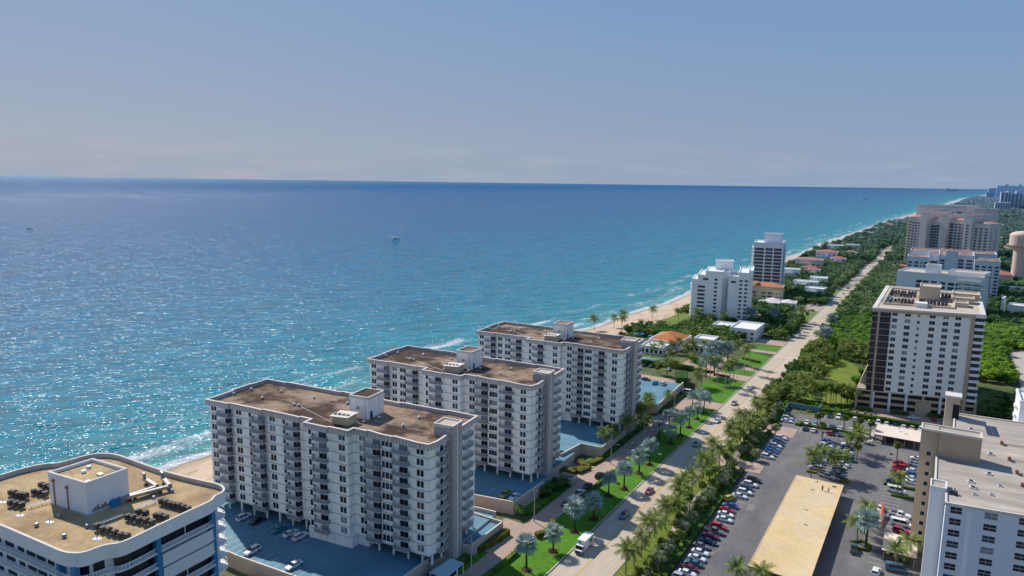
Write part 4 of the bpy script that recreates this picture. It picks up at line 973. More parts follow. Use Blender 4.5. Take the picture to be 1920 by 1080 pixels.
# ------------------------------------------------------------------ vehicles
def car_meshes(kind):
    L_, W_, hz, rz = dict(sedan=(4.7,.90,.92,1.42), suv=(4.7,.94,1.05,1.70), van=(5.6,1.0,1.2,2.15), pickup=(5.6,.98,1.08,1.80))[kind]
    st = dict(sedan=[(-2.35,.35,.72),(-2.25,.28,.90),(-1.4,.2,.98),(.9,.2,.95),(1.9,.22,.85),(2.25,.28,.72),(2.35,.36,.58)],
              suv=[(-2.35,.35,.85),(-2.3,.28,1.08),(-1.4,.22,1.1),(.8,.22,1.08),(1.9,.25,1.0),(2.25,.3,.85),(2.35,.38,.7)],
              van=[(-2.8,.4,1.0),(-2.78,.3,1.25),(-1.5,.25,1.28),(1.6,.25,1.22),(2.3,.28,1.12),(2.7,.32,.95),(2.8,.4,.75)],
              pickup=[(-2.8,.45,.95),(-2.78,.35,1.12),(-1,.3,1.12),(1.0,.3,1.12),(2.2,.3,1.06),(2.7,.35,.95),(2.8,.42,.75)])[kind]
    P_ = 'P'; b = MB(); ring = []
    body = paint('white')
    for (x, zb, zt) in st:
        wx = W_*(.82 if abs(x) > L_/2-.02 else .95 if abs(x) > L_/2-.35 else 1)
        n = len(b.v); b.v += [(x,-wx*.92,zb),(x,-wx,(zb+zt)/2),(x,-wx*.93,zt-.06),(x,-wx*.78,zt),(x,wx*.78,zt),(x,wx*.93,zt-.06),(x,wx,(zb+zt)/2),(x,wx*.92,zb)]; ring.append(n)
    k = b.mi(body)
    for a, c in zip(ring, ring[1:]):
        for i in range(8): j = (i+1) % 8; b.f.append((a+i,c+i,c+j,a+j)[::-1]); b.m.append(k)
    b.f.append(tuple(ring[0]+i for i in range(8))); b.m.append(k); b.f.append(tuple(ring[-1]+7-i for i in range(8))); b.m.append(k)
    # cabin: (bottom rear, top rear, top front, bottom front)
    cb = dict(sedan=(-1.75,-1.05,.25,1.15), suv=(-2.2,-1.85,.2,1.1), van=(-2.72,-2.6,1.3,2.05), pickup=(-.75,-.55,.65,1.35))[kind]
    w0, w1 = W_*.86, W_*.68 if kind != 'van' else W_*.82
    g = MB(); z0, z1 = hz-.02, rz-.07
    A = [(cb[0],-w0,z0),(cb[3],-w0,z0),(cb[3],w0,z0),(cb[0],w0,z0)]; T = [(cb[1],-w1,z1),(cb[2],-w1,z1),(cb[2],w1,z1),(cb[1],w1,z1)]
    for i in range(4): j = (i+1) % 4; g.face([A[i],A[j],T[j],T[i]], CARGLASS)
    # roof + pillars in paint
    e = .04; R_ = [(T[0][0]-e,T[0][1]-e,z1),(T[1][0]+e,T[1][1]-e,z1),(T[2][0]+e,T[2][1]+e,z1),(T[3][0]-e,T[3][1]+e,z1)]
    R2 = [(T[0][0]+.1,T[0][1]+.08,rz),(T[1][0]-.15,T[1][1]+.08,rz),(T[2][0]-.15,T[2][1]-.08,rz),(T[3][0]+.1,T[3][1]-.08,rz)]
    b.face(R2, body); b.face(R_[::-1], body)
    for i in range(4): j = (i+1) % 4; b.face([R_[i],R_[j],R2[j],R2[i]], body)
    for i in range(4):
        a, t = Vector(A[i]), Vector(T[i]); o = Vector((0, -.015 if a.y < 0 else .015, 0)); d = Vector((.07,0,0))
        b.face([a-d+o,a+d+o,t+d+o,t-d+o], body)
    mid = (cb[0]+cb[3])/2
    for s_ in (-1,1): b.face([(mid-.05,s_*(w0+.012),z0),(mid+.05,s_*(w0+.012),z0),(mid+.05,s_*(w1+.012),z1),(mid-.05,s_*(w1+.012),z1)], body)
    if kind == 'van':
        for s_ in (-1,1): b.face([(-2.7,s_*(w0+.014),z0),(-1.9,s_*(w0+.014),z0),(-1.9,s_*(w1+.014),z1),(-2.6,s_*(w1+.014),z1)], body)
    if kind == 'pickup': b.box(-2.65,-.9,-.78,.78,1.121,1.13,TRIM)
    wm = MB()
    for s_, sgn in ((0,1),):
        n = 14; r_ = .36 if kind in ('van','pickup') else .34
        ra = [(r_*cos(2*pi*i/n), r_*sin(2*pi*i/n)) for i in range(n)]
        for i in range(n):
            j = (i+1) % n; wm.face([(ra[i][0],-.11,ra[i][1]),(ra[j][0],-.11,ra[j][1]),(ra[j][0],.11,ra[j][1]),(ra[i][0],.11,ra[i][1])], RUBBER)
        wm.face([(p[0],.11,p[1]) for p in ra[::-1]], RUBBER); wm.face([(p[0],-.11,p[1]) for p in ra], RUBBER)
        for yy in (.115,-.115): wm.face([(p[0]*.62,yy,p[1]*.62) for p in (ra if yy < 0 else ra[::-1])], RIM)
    hl_ = MB(); hl_.box(-.06,.06,-.2,.2,-.07,.07,LAMP_W); tl_ = MB(); tl_.box(-.05,.05,-.17,.17,-.09,.09,LAMP_R)
    ms = dict(body=b.mesh('body'), glass=g.mesh('windows'), wheel=wm.mesh('wheel'), hl=hl_.mesh('headlight'), tl=tl_.mesh('tail_light'), r=r_, W=W_, L=L_, wb=L_*.30, zl=st[-2][2]-.12, zt=st[1][2]-.15)
    return ms
CM = {k: car_meshes(k) for k in ('sedan','suv','van','pickup')}
CNAME = dict(sedan='parked_car', suv='parked_suv', van='parked_van', pickup='pickup_truck')
def car(kind, col, x, y, rz, label, group, z=.03, full=True, name=None, scale=1.0):
    m = CM[kind]; o = thing(name or CNAME[kind], label, 'car' if kind in ('sedan','suv') else 'van' if kind == 'van' else 'truck', (x,y,z), rz, group)
    o.scale = (scale,)*3
    bo = put('body', m['body'], o); bo.material_slots[0].link = 'OBJECT'; bo.material_slots[0].material = paint(col)
    put('windows', m['glass'], o)
    if full:
        for sx in (-1,1):
            for sy in (-1,1): put('wheel', m['wheel'], o, (sx*m['wb'],sy*(m['W']-.1),m['r']))
        for sy in (-1,1): put('headlight', m['hl'], o, (m['L']/2-.06,sy*m['W']*.6,m['zl'])); put('tail_light', m['tl'], o, (-m['L']/2+.06,sy*m['W']*.62,m['zt']))
    return o
D = dict(w='white',s='silver',g='grey',k='black',n='navy',b='blue',r='red',c='crimson',m='maroon',l='slate',t='teal',L='lightblue',T='tan',y='yellowgreen')
word = {'white':'white','silver':'silver','grey':'grey','black':'black','navy':'dark blue','blue':'bright blue','red':'red','crimson':'crimson','maroon':'maroon','slate':'slate blue','teal':'teal','lightblue':'light blue','tan':'tan','yellowgreen':'yellow','lime':'lime green','green':'dark green','pink':'dusky pink'}
def row(items, where, group, rz, frm, dx=0):
    for i, (x,y,c,k) in enumerate(items):
        c = D.get(c,c); kind = dict(s='sedan',u='suv',v='van',p='pickup')[k]
        car(kind, c, x+dx+rnd.uniform(-.25,.25), y+rnd.uniform(-.1,.1), rz+rnd.uniform(-.02,.02)+(pi if rnd.random() < .25 else 0), word[c]+' '+{'sedan':'saloon','suv':'SUV','van':'van','pickup':'pickup'}[kind]+' '+where+', '+ORD[i]+' from '+frm, group)
row([(-48.6,162.1,'s','u'),(-48.3,165.0,'w','s'),(-48.3,167.8,'m','s'),(-48.1,170.7,'l','s'),(-48.3,173.7,'w','s'),(-48.4,177.1,'w','s'),(-48.8,180.5,'g','s'),(-48.2,184.0,'n','s'),(-48.1,187.5,'m','s'),(-48.3,190.8,'g','p'),(-47.9,194.1,'r','u'),(-48.1,199.7,'w','s'),(-48.6,203.1,'w','s'),(-48.6,206.4,'r','s'),(-48.6,209.8,'b','s'),(-47.9,218.2,'w','s'),(-47.4,221.9,'w','u'),(-47.6,225.4,'n','s'),(-47.2,229.0,'w','u'),(-47.0,233.3,'k','u')],
    'in the hedge row', 'cars in the hedge row', 0, 'the near end', -.3)
car('suv','yellowgreen',-50.6,214.8,radians(70),'yellow car parked askew in the hedge row beside the hatched bay','cars in the hedge row')
row([(-47.8,257.2,'w','u'),(-47.7,260.4,'g','s'),(-47.7,263.5,'b','s'),(-47.6,266.6,'L','s'),(-47.6,269.8,'w','u'),(-47.6,273.0,'n','s'),(-47.7,276.4,'l','s'),(-48.0,280.0,'w','u')], 'between the two pink lot entries', 'cars between the lot entries', 0, 'the near end')
row([(-49.7,302.5,'w','s'),(-50.0,306.5,'w','u'),(-50.2,310.4,'g','s')], 'in the corner by the screen wall', 'cars by the screen wall', 0, 'the near end')
row([(-42.0,305.2,'w','s'),(-38.7,305.4,'L','s'),(-32.6,306.3,'l','s'),(-29.0,305.8,'w','s'),(-25.4,306.1,'w','s')], 'behind the low island hedge', 'cars behind the island hedge', pi/2, 'the sea side')
row([(-41.4,297.2,'n','s'),(-38.3,297.0,'w','s'),(-31.8,297.3,'r','u'),(-28.6,297.9,'l','s'),(-24.9,298.2,'g','s'),(-21.4,296.9,'n','s')], 'in front of the low island hedge', 'cars before the island hedge', pi/2, 'the sea side')
row([(-34.9,320.3,'n','s'),(-31.6,320.6,'w','u'),(-25.2,321.2,'w','u'),(-19.5,321.4,'w','s'),(-16.4,321.7,'w','u'),(-13.2,321.9,'w','s'),(-10.1,322.2,'n','s'),(-7.1,322.5,'w','s'),(-3.8,322.5,'T','s'),(-.6,322.6,'w','u')], 'along the north hedge', 'cars along the north hedge', -pi/2, 'the sea side')
ca = 'wslwLwnwwbwnsb'; cb_ = 'knnswtwbwnwLwn'
row([(-31.2,256.3+i*2.75,c,'s' if i%3 else 'u') for i,c in enumerate('slnwwwLwnwlb')], 'in the middle rows, seaward side', 'cars in the middle double row, sea side', 0, 'the near end')
row([(-24.0,253.6+i*2.75,c,'s' if i%4 else 'p') for i,c in enumerate('lnkswgtwbwnnw')], 'in the middle rows, inland side', 'cars in the middle double row, east side', 0, 'the near end')
car('van','teal',-22.6,271.0,0,'teal van sticking out of the middle double row','vans in the lot')
car('pickup','silver',-26.8,250.6,radians(-14),'silver pickup truck at the end of the tan carport','trucks in the lot')
row([(-6.0,277.8,'c','s'),(-6.3,273.6,'r','u'),(-6.4,267.8,'c','u'),(-6.7,258.6,'n','s')], 'east of the wide lane', 'cars east of the wide lane', 0, 'the pale pink carport')
row([(-1.6,261.4,'w','s'),(-1.6,265.0,'w','s'),(-1.5,269.0,'b','s'),(-1.4,272.4,'w','s'),(-1.2,279.8,'w','s'),(-1.0,286.4,'w','s')], 'close to the tan stair block', 'cars close to the tan block', 0, 'the near end')
car('van','white',-5.8,250.9,0,'white passenger van beside a low hedge near the tan block','vans in the lot')
row([(-9.0,222.6,'w','s'),(-8.8,228.0,'w','s'),(-9.0,233.4,'w','s')], 'beside the leaning orange barrier', 'cars beside the orange barrier', -pi/2, 'the near end')
car('pickup','white',-3.6,232.2,0,'white pickup truck right of the leaning orange barrier','trucks in the lot'); car('pickup','silver',-4.0,229.0,0,'silver pickup truck between the white pickup and the striped van','trucks in the lot')
car('van','white',-3.2,225.8,0,'white van next to the red SUV below the tan block','vans in the lot'); car('suv','crimson',-2.8,220.9,0,'red SUV between a white van and the small cream carport','cars near the small carport')
car('pickup','green',-13.3,202.3,radians(95),'dark green pickup truck beside the planted palm circle','trucks in the lot')
car('suv','white',-7.1,192.6,radians(85),'white car driving at the bottom right lane','cars near the small carport'); car('van','slate',-2.6,197.0,radians(10),'slate blue van under the palms by the small carport','vans in the lot')
car('sedan','white',-4.0,338.2,radians(15),'white saloon car turning in front of the tan tower','cars before the tan tower'); car('sedan','red',3.4,341.0,radians(100),'red car parked at the garage of the tan tower','cars before the tan tower'); car('suv','white',7.2,340.4,radians(95),'white SUV parked beside the red car at the garage','cars before the tan tower')
# decks
Z = 3.22
for (x,y,c,k,rz,lab) in [(-163.3,118.3,'white','suv',pi/2,'white SUV parked under the seaward wing of the nearest slab'),(-158.2,118.9,'black','sedan',pi/2,'black car in shadow beside the white SUV under the slab'),(-149.3,119.2,'teal','sedan',pi/2,'teal car parked under the nearest slab'),
        (-144.8,119.3,'white','sedan',pi/2,'white saloon parked right of the teal car'),(-141.3,119.6,'white','suv',pi/2,'white car tight against the solid wall of the slab'),(-145.8,107.6,'white','suv',-pi/2+.05,'white SUV in the sunlit near row of the deck'),(-131.4,108.9,'white','sedan',-pi/2,'white saloon in the near row with a dark roof'),
        (-108.4,171.6,'lime','suv',-pi/2,'lime green SUV on the deck of the middle slab'),(-105.1,172.0,'white','sedan',-pi/2,'white saloon beside the lime green SUV'),(-112.7,320.3-6,'blue','sedan',pi/2,'blue car on the pale deck north of the slabs'),(-109.2,315.5,'white','suv',pi/2,'white SUV on the pale deck north of the slabs'),(-119,318,'navy','sedan',0,'dark blue car at the back of the pale deck'),
        (-118,133,'silver','suv',pi/2,'silver car inside the garage at the slab corner'),(-129.8,132,'red','sedan',pi/2,'red car half hidden in the garage opening')]:
    car(k,c,x,y,rz,lab,'cars on the parking decks',Z)
for (x,y,c,k,rz,lab) in [(-92.5,191.1,'white','pickup',pi/2-.1,'white and dark pickup on the service drive shoulder'),(-92.6,182.8,'black','sedan',pi/2,'black car half under the silver palms, nearer one'),(-92.7,198.2,'navy','sedan',pi/2,'dark blue car behind the pickup on the drive'),(-92.8,207.6,'black','suv',pi/2,'black SUV farther along the service drive'),(-93.5,240,'silver','suv',pi/2,'silver SUV on the service drive by the light pole'),(-93.4,262,'white','sedan',pi/2,'white car on the service drive under blue palms'),
        (-97.6,318.5,'white','van',0,'white van at the north end of the service drive'),(-112.9,386.0,'silver','sedan',.1,'silver saloon in the villa car park'),(-133.4,354.7,'black','sedan',pi/2,'black car by the pool hedge, leftmost'),(-129.9,354.7,'grey','sedan',pi/2,'grey car by the pool hedge'),(-126.3,354.6,'maroon','sedan',pi/2,'maroon car by the pool hedge'),(-119.6,353.5,'white','sedan',pi/2,'white car by the pool hedge, rightmost')]:
    car(k,c,x,y,rz,lab,'cars along the service drive')
for (x,y,c,k,rz,lab) in [(-74.6,285.9,'white','sedan',-pi/2,'white car driving beside the silver palms'),(-73.8,254.5,'teal','suv',-pi/2,'teal car driving through the tower shadow'),(-74.1,205.6,'pink','sedan',-pi/2,'dusky pink car driving on the road'),(-74.4,185.4,'slate','suv',-pi/2,'blue-grey car driving behind the delivery truck'),
        (-74.7,314.0,'silver','suv',-pi/2,'silver car passing the cross drive'),(-74.5,343.1,'white','sedan',-pi/2,'white car passing the north lawn'),(-68.0,399.1,'silver','sedan',pi/2,'silver car heading away before the crosswalk'),(-68.3,500.4,'slate','sedan',pi/2,'blue-grey car heading away beyond the crosswalk'),(-68.4,536.1,'navy','sedan',pi/2,'dark blue car heading away, second beyond the crosswalk'),
        (-68.6,577.2,'white','suv',pi/2,'white SUV heading away beside the garden trees'),(-68.4,619.0,'slate','sedan',pi/2,'small grey car far along the road'),(-74.6,702.6,'white','suv',-pi/2,'white car far off coming towards the towers'),(-70.0,723.6,'black','sedan',pi/2,'dark car far off on the road'),(-75.2,744.4,'black','sedan',-pi/2,'dark oncoming car beyond the far white one'),
        (-88.3,617.1,'white','sedan',pi/2,'white car parked off the road, left of two'),(-84.5,618.7,'white','suv',pi/2,'white SUV parked off the road, right of two'),(-86.7,592.4,'white','sedan',pi/2,'white car parked at the verge lawn'),(-83.8,591.8,'slate','sedan',pi/2,'blue-grey car parked at the verge lawn'),(-115.7,563.7,'white','sedan',0,'white car parked behind the stepped white block'),(-70.5,880,'silver','sedan',pi/2,'tiny silver car far up the straight road'),(-74.5,960,'white','sedan',-pi/2,'tiny white oncoming car far up the road')]:
    car(k,c,x,y,rz,lab,'cars on and along the road',.05)
# delivery truck
t = thing('delivery_truck', 'white box delivery truck with a green logo on the road', 'truck', (-76.3,161.6,.05), -pi/2)
b = MB(); b.box(-3.7,1.6,-1.2,1.2,.9,3.5,WHITE); b.build('cargo_box', t)
for q in ((-3.0,-1.2,1.205,1.22,1.6,2.9),(-3.0,-1.2,-1.22,-1.205,1.6,2.9),(1.605,1.62,-.8,.1,2.6,3.2)):
    b = MB(); b.box(*q,GREEN_S); b.build('logo', t)
b = MB(); n0 = [(1.7,.5),(3.5,.5),(3.5,1.35),(3.1,1.5),(2.7,2.4),(1.7,2.4)]
for s_ in (1,-1): q = [(x,s_*1.05,z) for x,z in n0]; b.face(q if s_ < 0 else q[::-1], paint('white'))
for i in range(6): a, c = n0[i], n0[(i+1)%6]; b.face([(a[0],1.05,a[1]),(c[0],1.05,c[1]),(c[0],-1.05,c[1]),(a[0],-1.05,a[1])], CARGLASS if i == 3 else (TRIM if i == 1 else paint('white')))
b.build('cab', t)
b = MB()
for s_ in (1,-1): b.box(1.95,2.65,s_*1.06-.01,s_*1.06+.01,1.5,2.2,CARGLASS)
b.build('side_window', t)
for sx in (-2.4,2.6):
    for sy in (-.95,.95): q = put('wheel', CM['van']['wheel'], t, (sx,sy,.45)); q.scale = (1.25,1.4,1.25)
for sy in (-.75,.75): put('headlight', CM['van']['hl'], t, (3.5,sy,.95))

# ------------------------------------------------------------------ poles, wires, signs
def upole(x,y,h,label,arm=True,light=False):
    root = thing('utility_pole', label, 'utility pole', (x,y,0)); b = MB(); b.tube([(0,0,0),(0,0,h)],[.2,.13],8,POLE_C); b.build('pole', root)
    if arm: b = MB(); b.box(-1.1,1.1,-.07,.07,h-1.3,h-1.15,POLE_C); [b.cyl(q,0,h-1.15,h-.9,.06,6,METAL_D) for q in (-1,-.4,.4,1)]; b.build('crossarm', root)
    if light: b = MB(); b.tube([(0,0,h-2.6),(2.6,0,h-2.2)],.06,5,METAL_G); b.box(2.3,3.1,-.15,.15,h-2.28,h-2.15,METAL_G); b.build('lamp_arm', root)
poles = [(-95.7,168.0,11.0,'by the middle slab deck corner',True,False),(-94.1,220.0,10,'by the hedge of the stepped deck',True,True),(-93.8,251.7,11,'with twin crossarms in the palm shade',True,True),(-93.3,285.9,10.5,'in front of the pale deck',True,False),(-93.6,325.7,11,'on the north lawn corner',True,False),(-94.0,365,11,'beside the villa drive',True,False),(-94,420,11,'at the far end of the north lawn',True,False),(-94.5,134,11,'beside the gatehouse hedge',True,False)]
for p in poles: upole(p[0],p[1],p[2],'grey concrete utility pole '+p[3],p[4],p[5])
pz = sorted(poles, key=lambda p: p[1])
for k_ in range(3):
    b = MB()
    for a, c in zip(pz, pz[1:]):
        pts = []
        for i in range(9):
            s_ = i/8; zz = (a[2]*(1-s_)+c[2]*s_)-.9-k_*.0-1.0*4*s_*(1-s_); pts.append((a[0]*(1-s_)+c[0]*s_+(-1+k_*1.0), a[1]*(1-s_)+c[1]*s_, zz))
        b.tube(pts, .018, 3, WIRE_M, cap=False)
    tag(b.build('power_line'), ['seaward power line strung between the utility poles','middle power line strung between the utility poles','roadside power line strung between the utility poles'][k_], 'power line')
for i,(x,y) in enumerate([(-83.5,420),(-84,500),(-84,580),(-84,680),(-60,330),(-54,300),(-27,336)]):
    root = thing('street_lamp', 'slim grey street lamp, '+ORD[i]+' of those '+('along the far road' if i < 4 else 'near the parking lot'), 'street lamp', (x,y,0)); b = MB(); b.tube([(0,0,0),(0,0,9)],[.12,.08],6,POLE_C); b.build('pole', root); b = MB(); b.tube([(0,0,8.8),(1.8,0,9.2)],.05,5,METAL_G); b.box(1.5,2.2,-.12,.12,9.1,9.2,METAL_G); b.build('lamp_head', root)
def sign(x,y,h,shape,m,label):
    root = thing('road_sign', label, 'sign', (x,y,0)); b = MB(); b.tube([(0,0,0),(0,0,h)],.05,5,METAL_G); b.build('pole', root)
    b = MB(); s_ = .6
    if shape == 'diamond': q = [(-s_,0),(0,-s_),(s_,0),(0,s_)]
    elif shape == 'oct': q = [(.45*cos(pi/8+i*pi/4),.45*sin(pi/8+i*pi/4)) for i in range(8)]
    else: q = [(-.6,-.35),(.6,-.35),(.6,.35),(-.6,.35)]
    b.face([(p[0],-.07,h-.2+p[1]) for p in q], m); b.face([(p[0],-.045,h-.2+p[1]) for p in q[::-1]], METAL_G); b.build('panel', root)
sign(-80.8,179.8,2.9,'diamond',YELLOW_S,'amber diamond warning sign on the lawn strip'); sign(-80.4,232.4,2.9,'rect',WHITE,'pale rectangular sign in the shaded lawn'); sign(-81.8,198.0,4.2,'rect',CLOTH_R,'reddish sign on a tall thin pole in the lawn'); sign(-9.2,281.0,2.4,'oct',RED_S,'red stop sign by the palm in the lot'); sign(-33.9,291.2,2.2,'oct',RED_S,'red stop sign at the middle car rows')
b = MB(); b.tube([(-8.0,220,.4),(-8.6,233,2.6)],.35,6,ORANGE_P); b.box(-9.2,-8,232,234,0,1.0,ORANGE_P); tag(b.build('boom_lift'), 'orange boom lying between parked white cars', 'lift')
b = MB()
for i in range(5): b.box(-103.2+i*1.2,-102.4+i*1.2,278.3+.3*i,278.6+.3*i,0,1.1,ORANGE_P)
tag(b.build('work_barriers'), 'orange work barriers at the end of the farthest slab', 'barrier')
b = MB(); b.box(-.5,.5,-.4,.4,0,1.2,BRN_T); bm = b.mesh('waste_bin')
for i,x in enumerate((-25.6,-22.4,-20)): tag(put('waste_bin', bm, None, (x,332.8,0)), 'dark brown waste bin by the forecourt, '+ORD[i]+' from the road', 'bin')

# ------------------------------------------------------------------ people on the tan carport
def person(x,y,z,rz,shirt,label,bend=0):
    root = thing('person', label, 'person', (x,y,z), rz)
    V_ = [(0,0,.95),(0,0,1.2),(0,0,1.45),(0,.0,1.55),(0,.02,1.66),(0,.01,1.76),(.19,0,1.42),(.28,.1,1.16),(.24,.3,1.0),(.23,.38,.97),(-.19,0,1.42),(-.27,-.02,1.15),(-.24,.1,.92),(-.23,.13,.84),(.1,0,.9),(.13,.05,.5),(.13,0,.08),(.13,.16,.04),(-.1,0,.9),(-.13,-.05,.5),(-.14,-.12,.08),(-.14,.04,.04)]
    E_ = [(0,1),(1,2),(2,3),(3,4),(4,5),(2,6),(6,7),(7,8),(8,9),(2,10),(10,11),(11,12),(12,13),(0,14),(14,15),(15,16),(16,17),(0,18),(18,19),(19,20),(20,21)]
    R_ = [.14,.15,.15,.06,.10,.085,.07,.05,.04,.035,.07,.05,.04,.035,.1,.07,.05,.045,.1,.07,.05,.045]
    me = bpy.data.meshes.new('body'); me.from_pydata(V_, E_, []); o = put('body', me, root)
    md = o.modifiers.new('skin','SKIN'); sv = me.skin_vertices[0].data
    for i,q in enumerate(R_): sv[i].radius = (q,q)
    sv[0].use_root = True; o.modifiers.new('sub','SUBSURF').levels = 1; me.materials.append(SKIN)
    b = MB(); b.tube([(0,0,.95),(0,0,1.2),(0,0,1.42),(0,0,1.52)],[.19,.19,.21,.1],10,shirt); b.tube([(.19,0,1.44),(.27,.08,1.2)],[.1,.075],8,shirt); b.tube([(-.19,0,1.44),(-.27,-.01,1.2)],[.1,.075],8,shirt); b.build('shirt', root)
    b = MB(); b.tube([(.1,0,.98),(.13,.05,.5),(.13,0,.12)],[.14,.1,.08],8,CLOTH_D); b.tube([(-.1,0,.98),(-.13,-.05,.5),(-.14,-.12,.12)],[.14,.1,.08],8,CLOTH_D); b.build('trousers', root)
    b = MB(); b.tube([(0,0,1.7),(0,0,1.78),(0,0,1.86)],[.11,.12,.05],8,HAIR); b.build('hair', root)
person(-25.6,230.4,3.47,.3,CLOTH_R,'worker in a rust-coloured shirt standing on the tan carport roof')
person(-23.8,230.2,3.47,-.4,CLOTH_W,'worker in a white shirt with dark trousers on the tan carport roof')
for i,(x,y) in enumerate([(-28.6,236.4),(-22.9,235.4)]):
    b = MB(); b.box(-.4,.4,-.2,.2,.17,.4,WHITE if i == 0 else METAL_D); b.cyl(.6,0,.17,.6,.16,8,ORANGE_P if i else METAL_D); tag(b.build('work_bucket',None,(x,y,3.3)), ['white tool box and pail left of the two workers','dark tool box and orange pail at the carport corner'][i], 'tools')

# ------------------------------------------------------------------ boats
b = MB(); b.prism([(-7,-1.6),(4,-2.2),(8,0),(4,2.2),(-7,1.6)],-.4,1.2,METAL_D,top=WHITE); bt = thing('motor_boat','small dark boat with a white cabin alone on the open sea','boat',(-808,915,-1.5),1.2)
b.build('hull',bt); c = MB(); c.box(-4,1,-1.2,1.2,1.2,3.4,WHITE); c.build('cabin',bt); bt.scale = (1,1,1)
b = MB(); b.prism([(-6,-1.4),(3,-2),(6,0),(3,2),(-6,1.4)],-.4,1.5,METAL_D,top=METAL_D); b.tube([(0,0,1.5),(0,0,5)],.15,4,METAL_D); tag(b.build('fishing_boat',None,(-1497,645,-1.5),.4),'tiny dark boat far out on the left of the sea','boat')
b = MB(); b.prism([(-22,-5),(14,-6),(26,0),(14,6),(-22,5)],-1,5,WHITE); b.box(-10,6,-3,3,5,10,WHITE); tag(b.build('white_yacht',None,(-547,6021,-1.5),2.8),'white yacht near the horizon with a pale wake','boat')
b = MB(); b.face([(-15,-3,.15),(-150,-14,.15),(-150,14,.15),(-15,3,.15)],WHITE); tag(b.build('wake',None,(-547,6021,-1.45),2.8),kind='structure')
b = MB(); b.prism([(-130,-25),(110,-25),(150,0),(110,25),(-130,25)],-2,22,BRN_T); b.box(-120,-80,-20,20,22,60,GREYW); b.box(20,60,-8,8,22,45,GREYW); tag(b.build('cargo_ship',None,(66,20644,-1.5),.1),'hazy cargo ship on the horizon above the coast','ship')

# ------------------------------------------------------------------ vegetation
R = random.Random(5)
def frond(b, az, el0, length, droop, m, nseg=9, lw=.62, nl=2):
    """feather frond: curved rib with pairs of leaflets"""
    d = Vector((cos(az),sin(az),0)); side = Vector((-sin(az),cos(az),0)); p = Vector((0,0,0)); el = el0; pts = [p.copy()]
    st = length/nseg
    for i in range(nseg):
        p = p + (d*cos(el)+Vector((0,0,1))*sin(el))*st; el -= droop/nseg*(.6+.8*i/nseg); pts.append(p.copy())
    for i in range(nseg):
        a, c = pts[i], pts[i+1]; t = (i+.5)/nseg
        if i == 0: continue
        L_ = lw*(.55+1.0*t if t < .45 else 1.0-.75*(t-.45)/.55)
        dirv = (c-a).normalized()
        for k in range(nl):
            q = a+(c-a)*(k+.3)/nl; q2 = a+(c-a)*(k+1.02)/nl
            for s_ in (-1,1):
                tip = q2+side*s_*L_*.85+dirv*L_*.45+Vector((0,0,-L_*.42))
                b.face([q,q2,tip+dirv*.03,tip-dirv*.05], m)
    for i in range(nseg):
        a, c = pts[i], pts[i+1]; w_ = .05
        b.face([a-side*w_,a+side*w_,c+side*w_*.7,c-side*w_*.7], m)
def feather_crown(n, length, seed, m, lw=.62):
    r_ = random.Random(seed); b = MB()
    for i in range(n):
        az = i*2.399+r_.uniform(-.25,.25); t = i/n
        frond(b, az, 1.25-1.55*t+r_.uniform(-.15,.15), length*r_.uniform(.82,1.08), 1.25+.5*t, m, lw=lw)
    return b.mesh('crown')
def fan_leaf(b, o, d, rad, m, nseg=9, spread=2.0):
    d = d.normalized(); up = Vector((0,0,1)); s_ = d.cross(up)
    if s_.length < .1: s_ = Vector((1,0,0))
    s_.normalize(); nrm = s_.cross(d)
    base = o+d*rad*.1
    for i in range(nseg):
        a0 = -spread+2*spread*i/nseg; a1 = -spread+2*spread*(i+.78)/nseg
        am = (a0+a1)/2; rr_ = rad*(1-.12*abs(am)/spread)
        q0 = base+(d*cos(a0)+s_*sin(a0))*rr_*.62; q1 = base+(d*cos(a1)+s_*sin(a1))*rr_*.62
        tp = base+(d*cos(am)+s_*sin(am))*rr_+nrm*(-.12*rad)
        b.face([base,q0,tp,q1], m)
def fan_crown(n, petiole, rad, seed, m, low=-.7, nseg=9):
    r_ = random.Random(seed); b = MB()
    for i in range(n):
        az = i*2.399+r_.uniform(-.3,.3); el = 1.35-(1.35-low)*(i/n)+r_.uniform(-.12,.12)
        d = Vector((cos(az)*cos(el),sin(az)*cos(el),sin(el))); o = d*petiole*r_.uniform(.8,1.1)
        b.face([Vector((0,0,-.05)),Vector((0,0,.05)),o+Vector((0,0,.03)),o-Vector((0,0,.03))], m)
        dd = (d+Vector((r_.uniform(-.3,.3),r_.uniform(-.3,.3),-.35)))
        fan_leaf(b, o, dd, rad*r_.uniform(.85,1.1), m, nseg)
    return b.mesh('crown')
def blob_crown(seed, m, rx, rz, nclump, nleaf, leaf, z0=0, flat=.3):
    r_ = random.Random(seed); b = MB(); cl = []
    for i in range(nclump):
        a = r_.uniform(0,2*pi); q = math.sqrt(r_.random())*.72; zz = r_.uniform(-.45,.75)*(1-q*.6)
        cl.append((Vector((cos(a)*q*rx,sin(a)*q*rx,z0+zz*rz)), rx*r_.uniform(.26,.46)))
    for i in range(nleaf):
        c, cr_ = cl[i % nclump]; v = Vector((r_.gauss(0,1),r_.gauss(0,1),r_.gauss(0,1)+.25)).normalized()
        p = c+Vector((v.x,v.y,v.z*.8))*cr_*r_.uniform(.75,1.08)
        n = (v+Vector((r_.uniform(-.7,.7),r_.uniform(-.7,.7),r_.uniform(-.2,.7)))).normalized()
        t = n.cross(Vector((r_.uniform(-1,1),r_.uniform(-1,1),.3))).normalized(); s_ = n.cross(t)
        l = leaf*r_.uniform(.6,1.3); w_ = l*.55
        b.face([p-t*l,p-s_*w_,p+t*l,p+s_*w_], m)
    return b.mesh('crown')
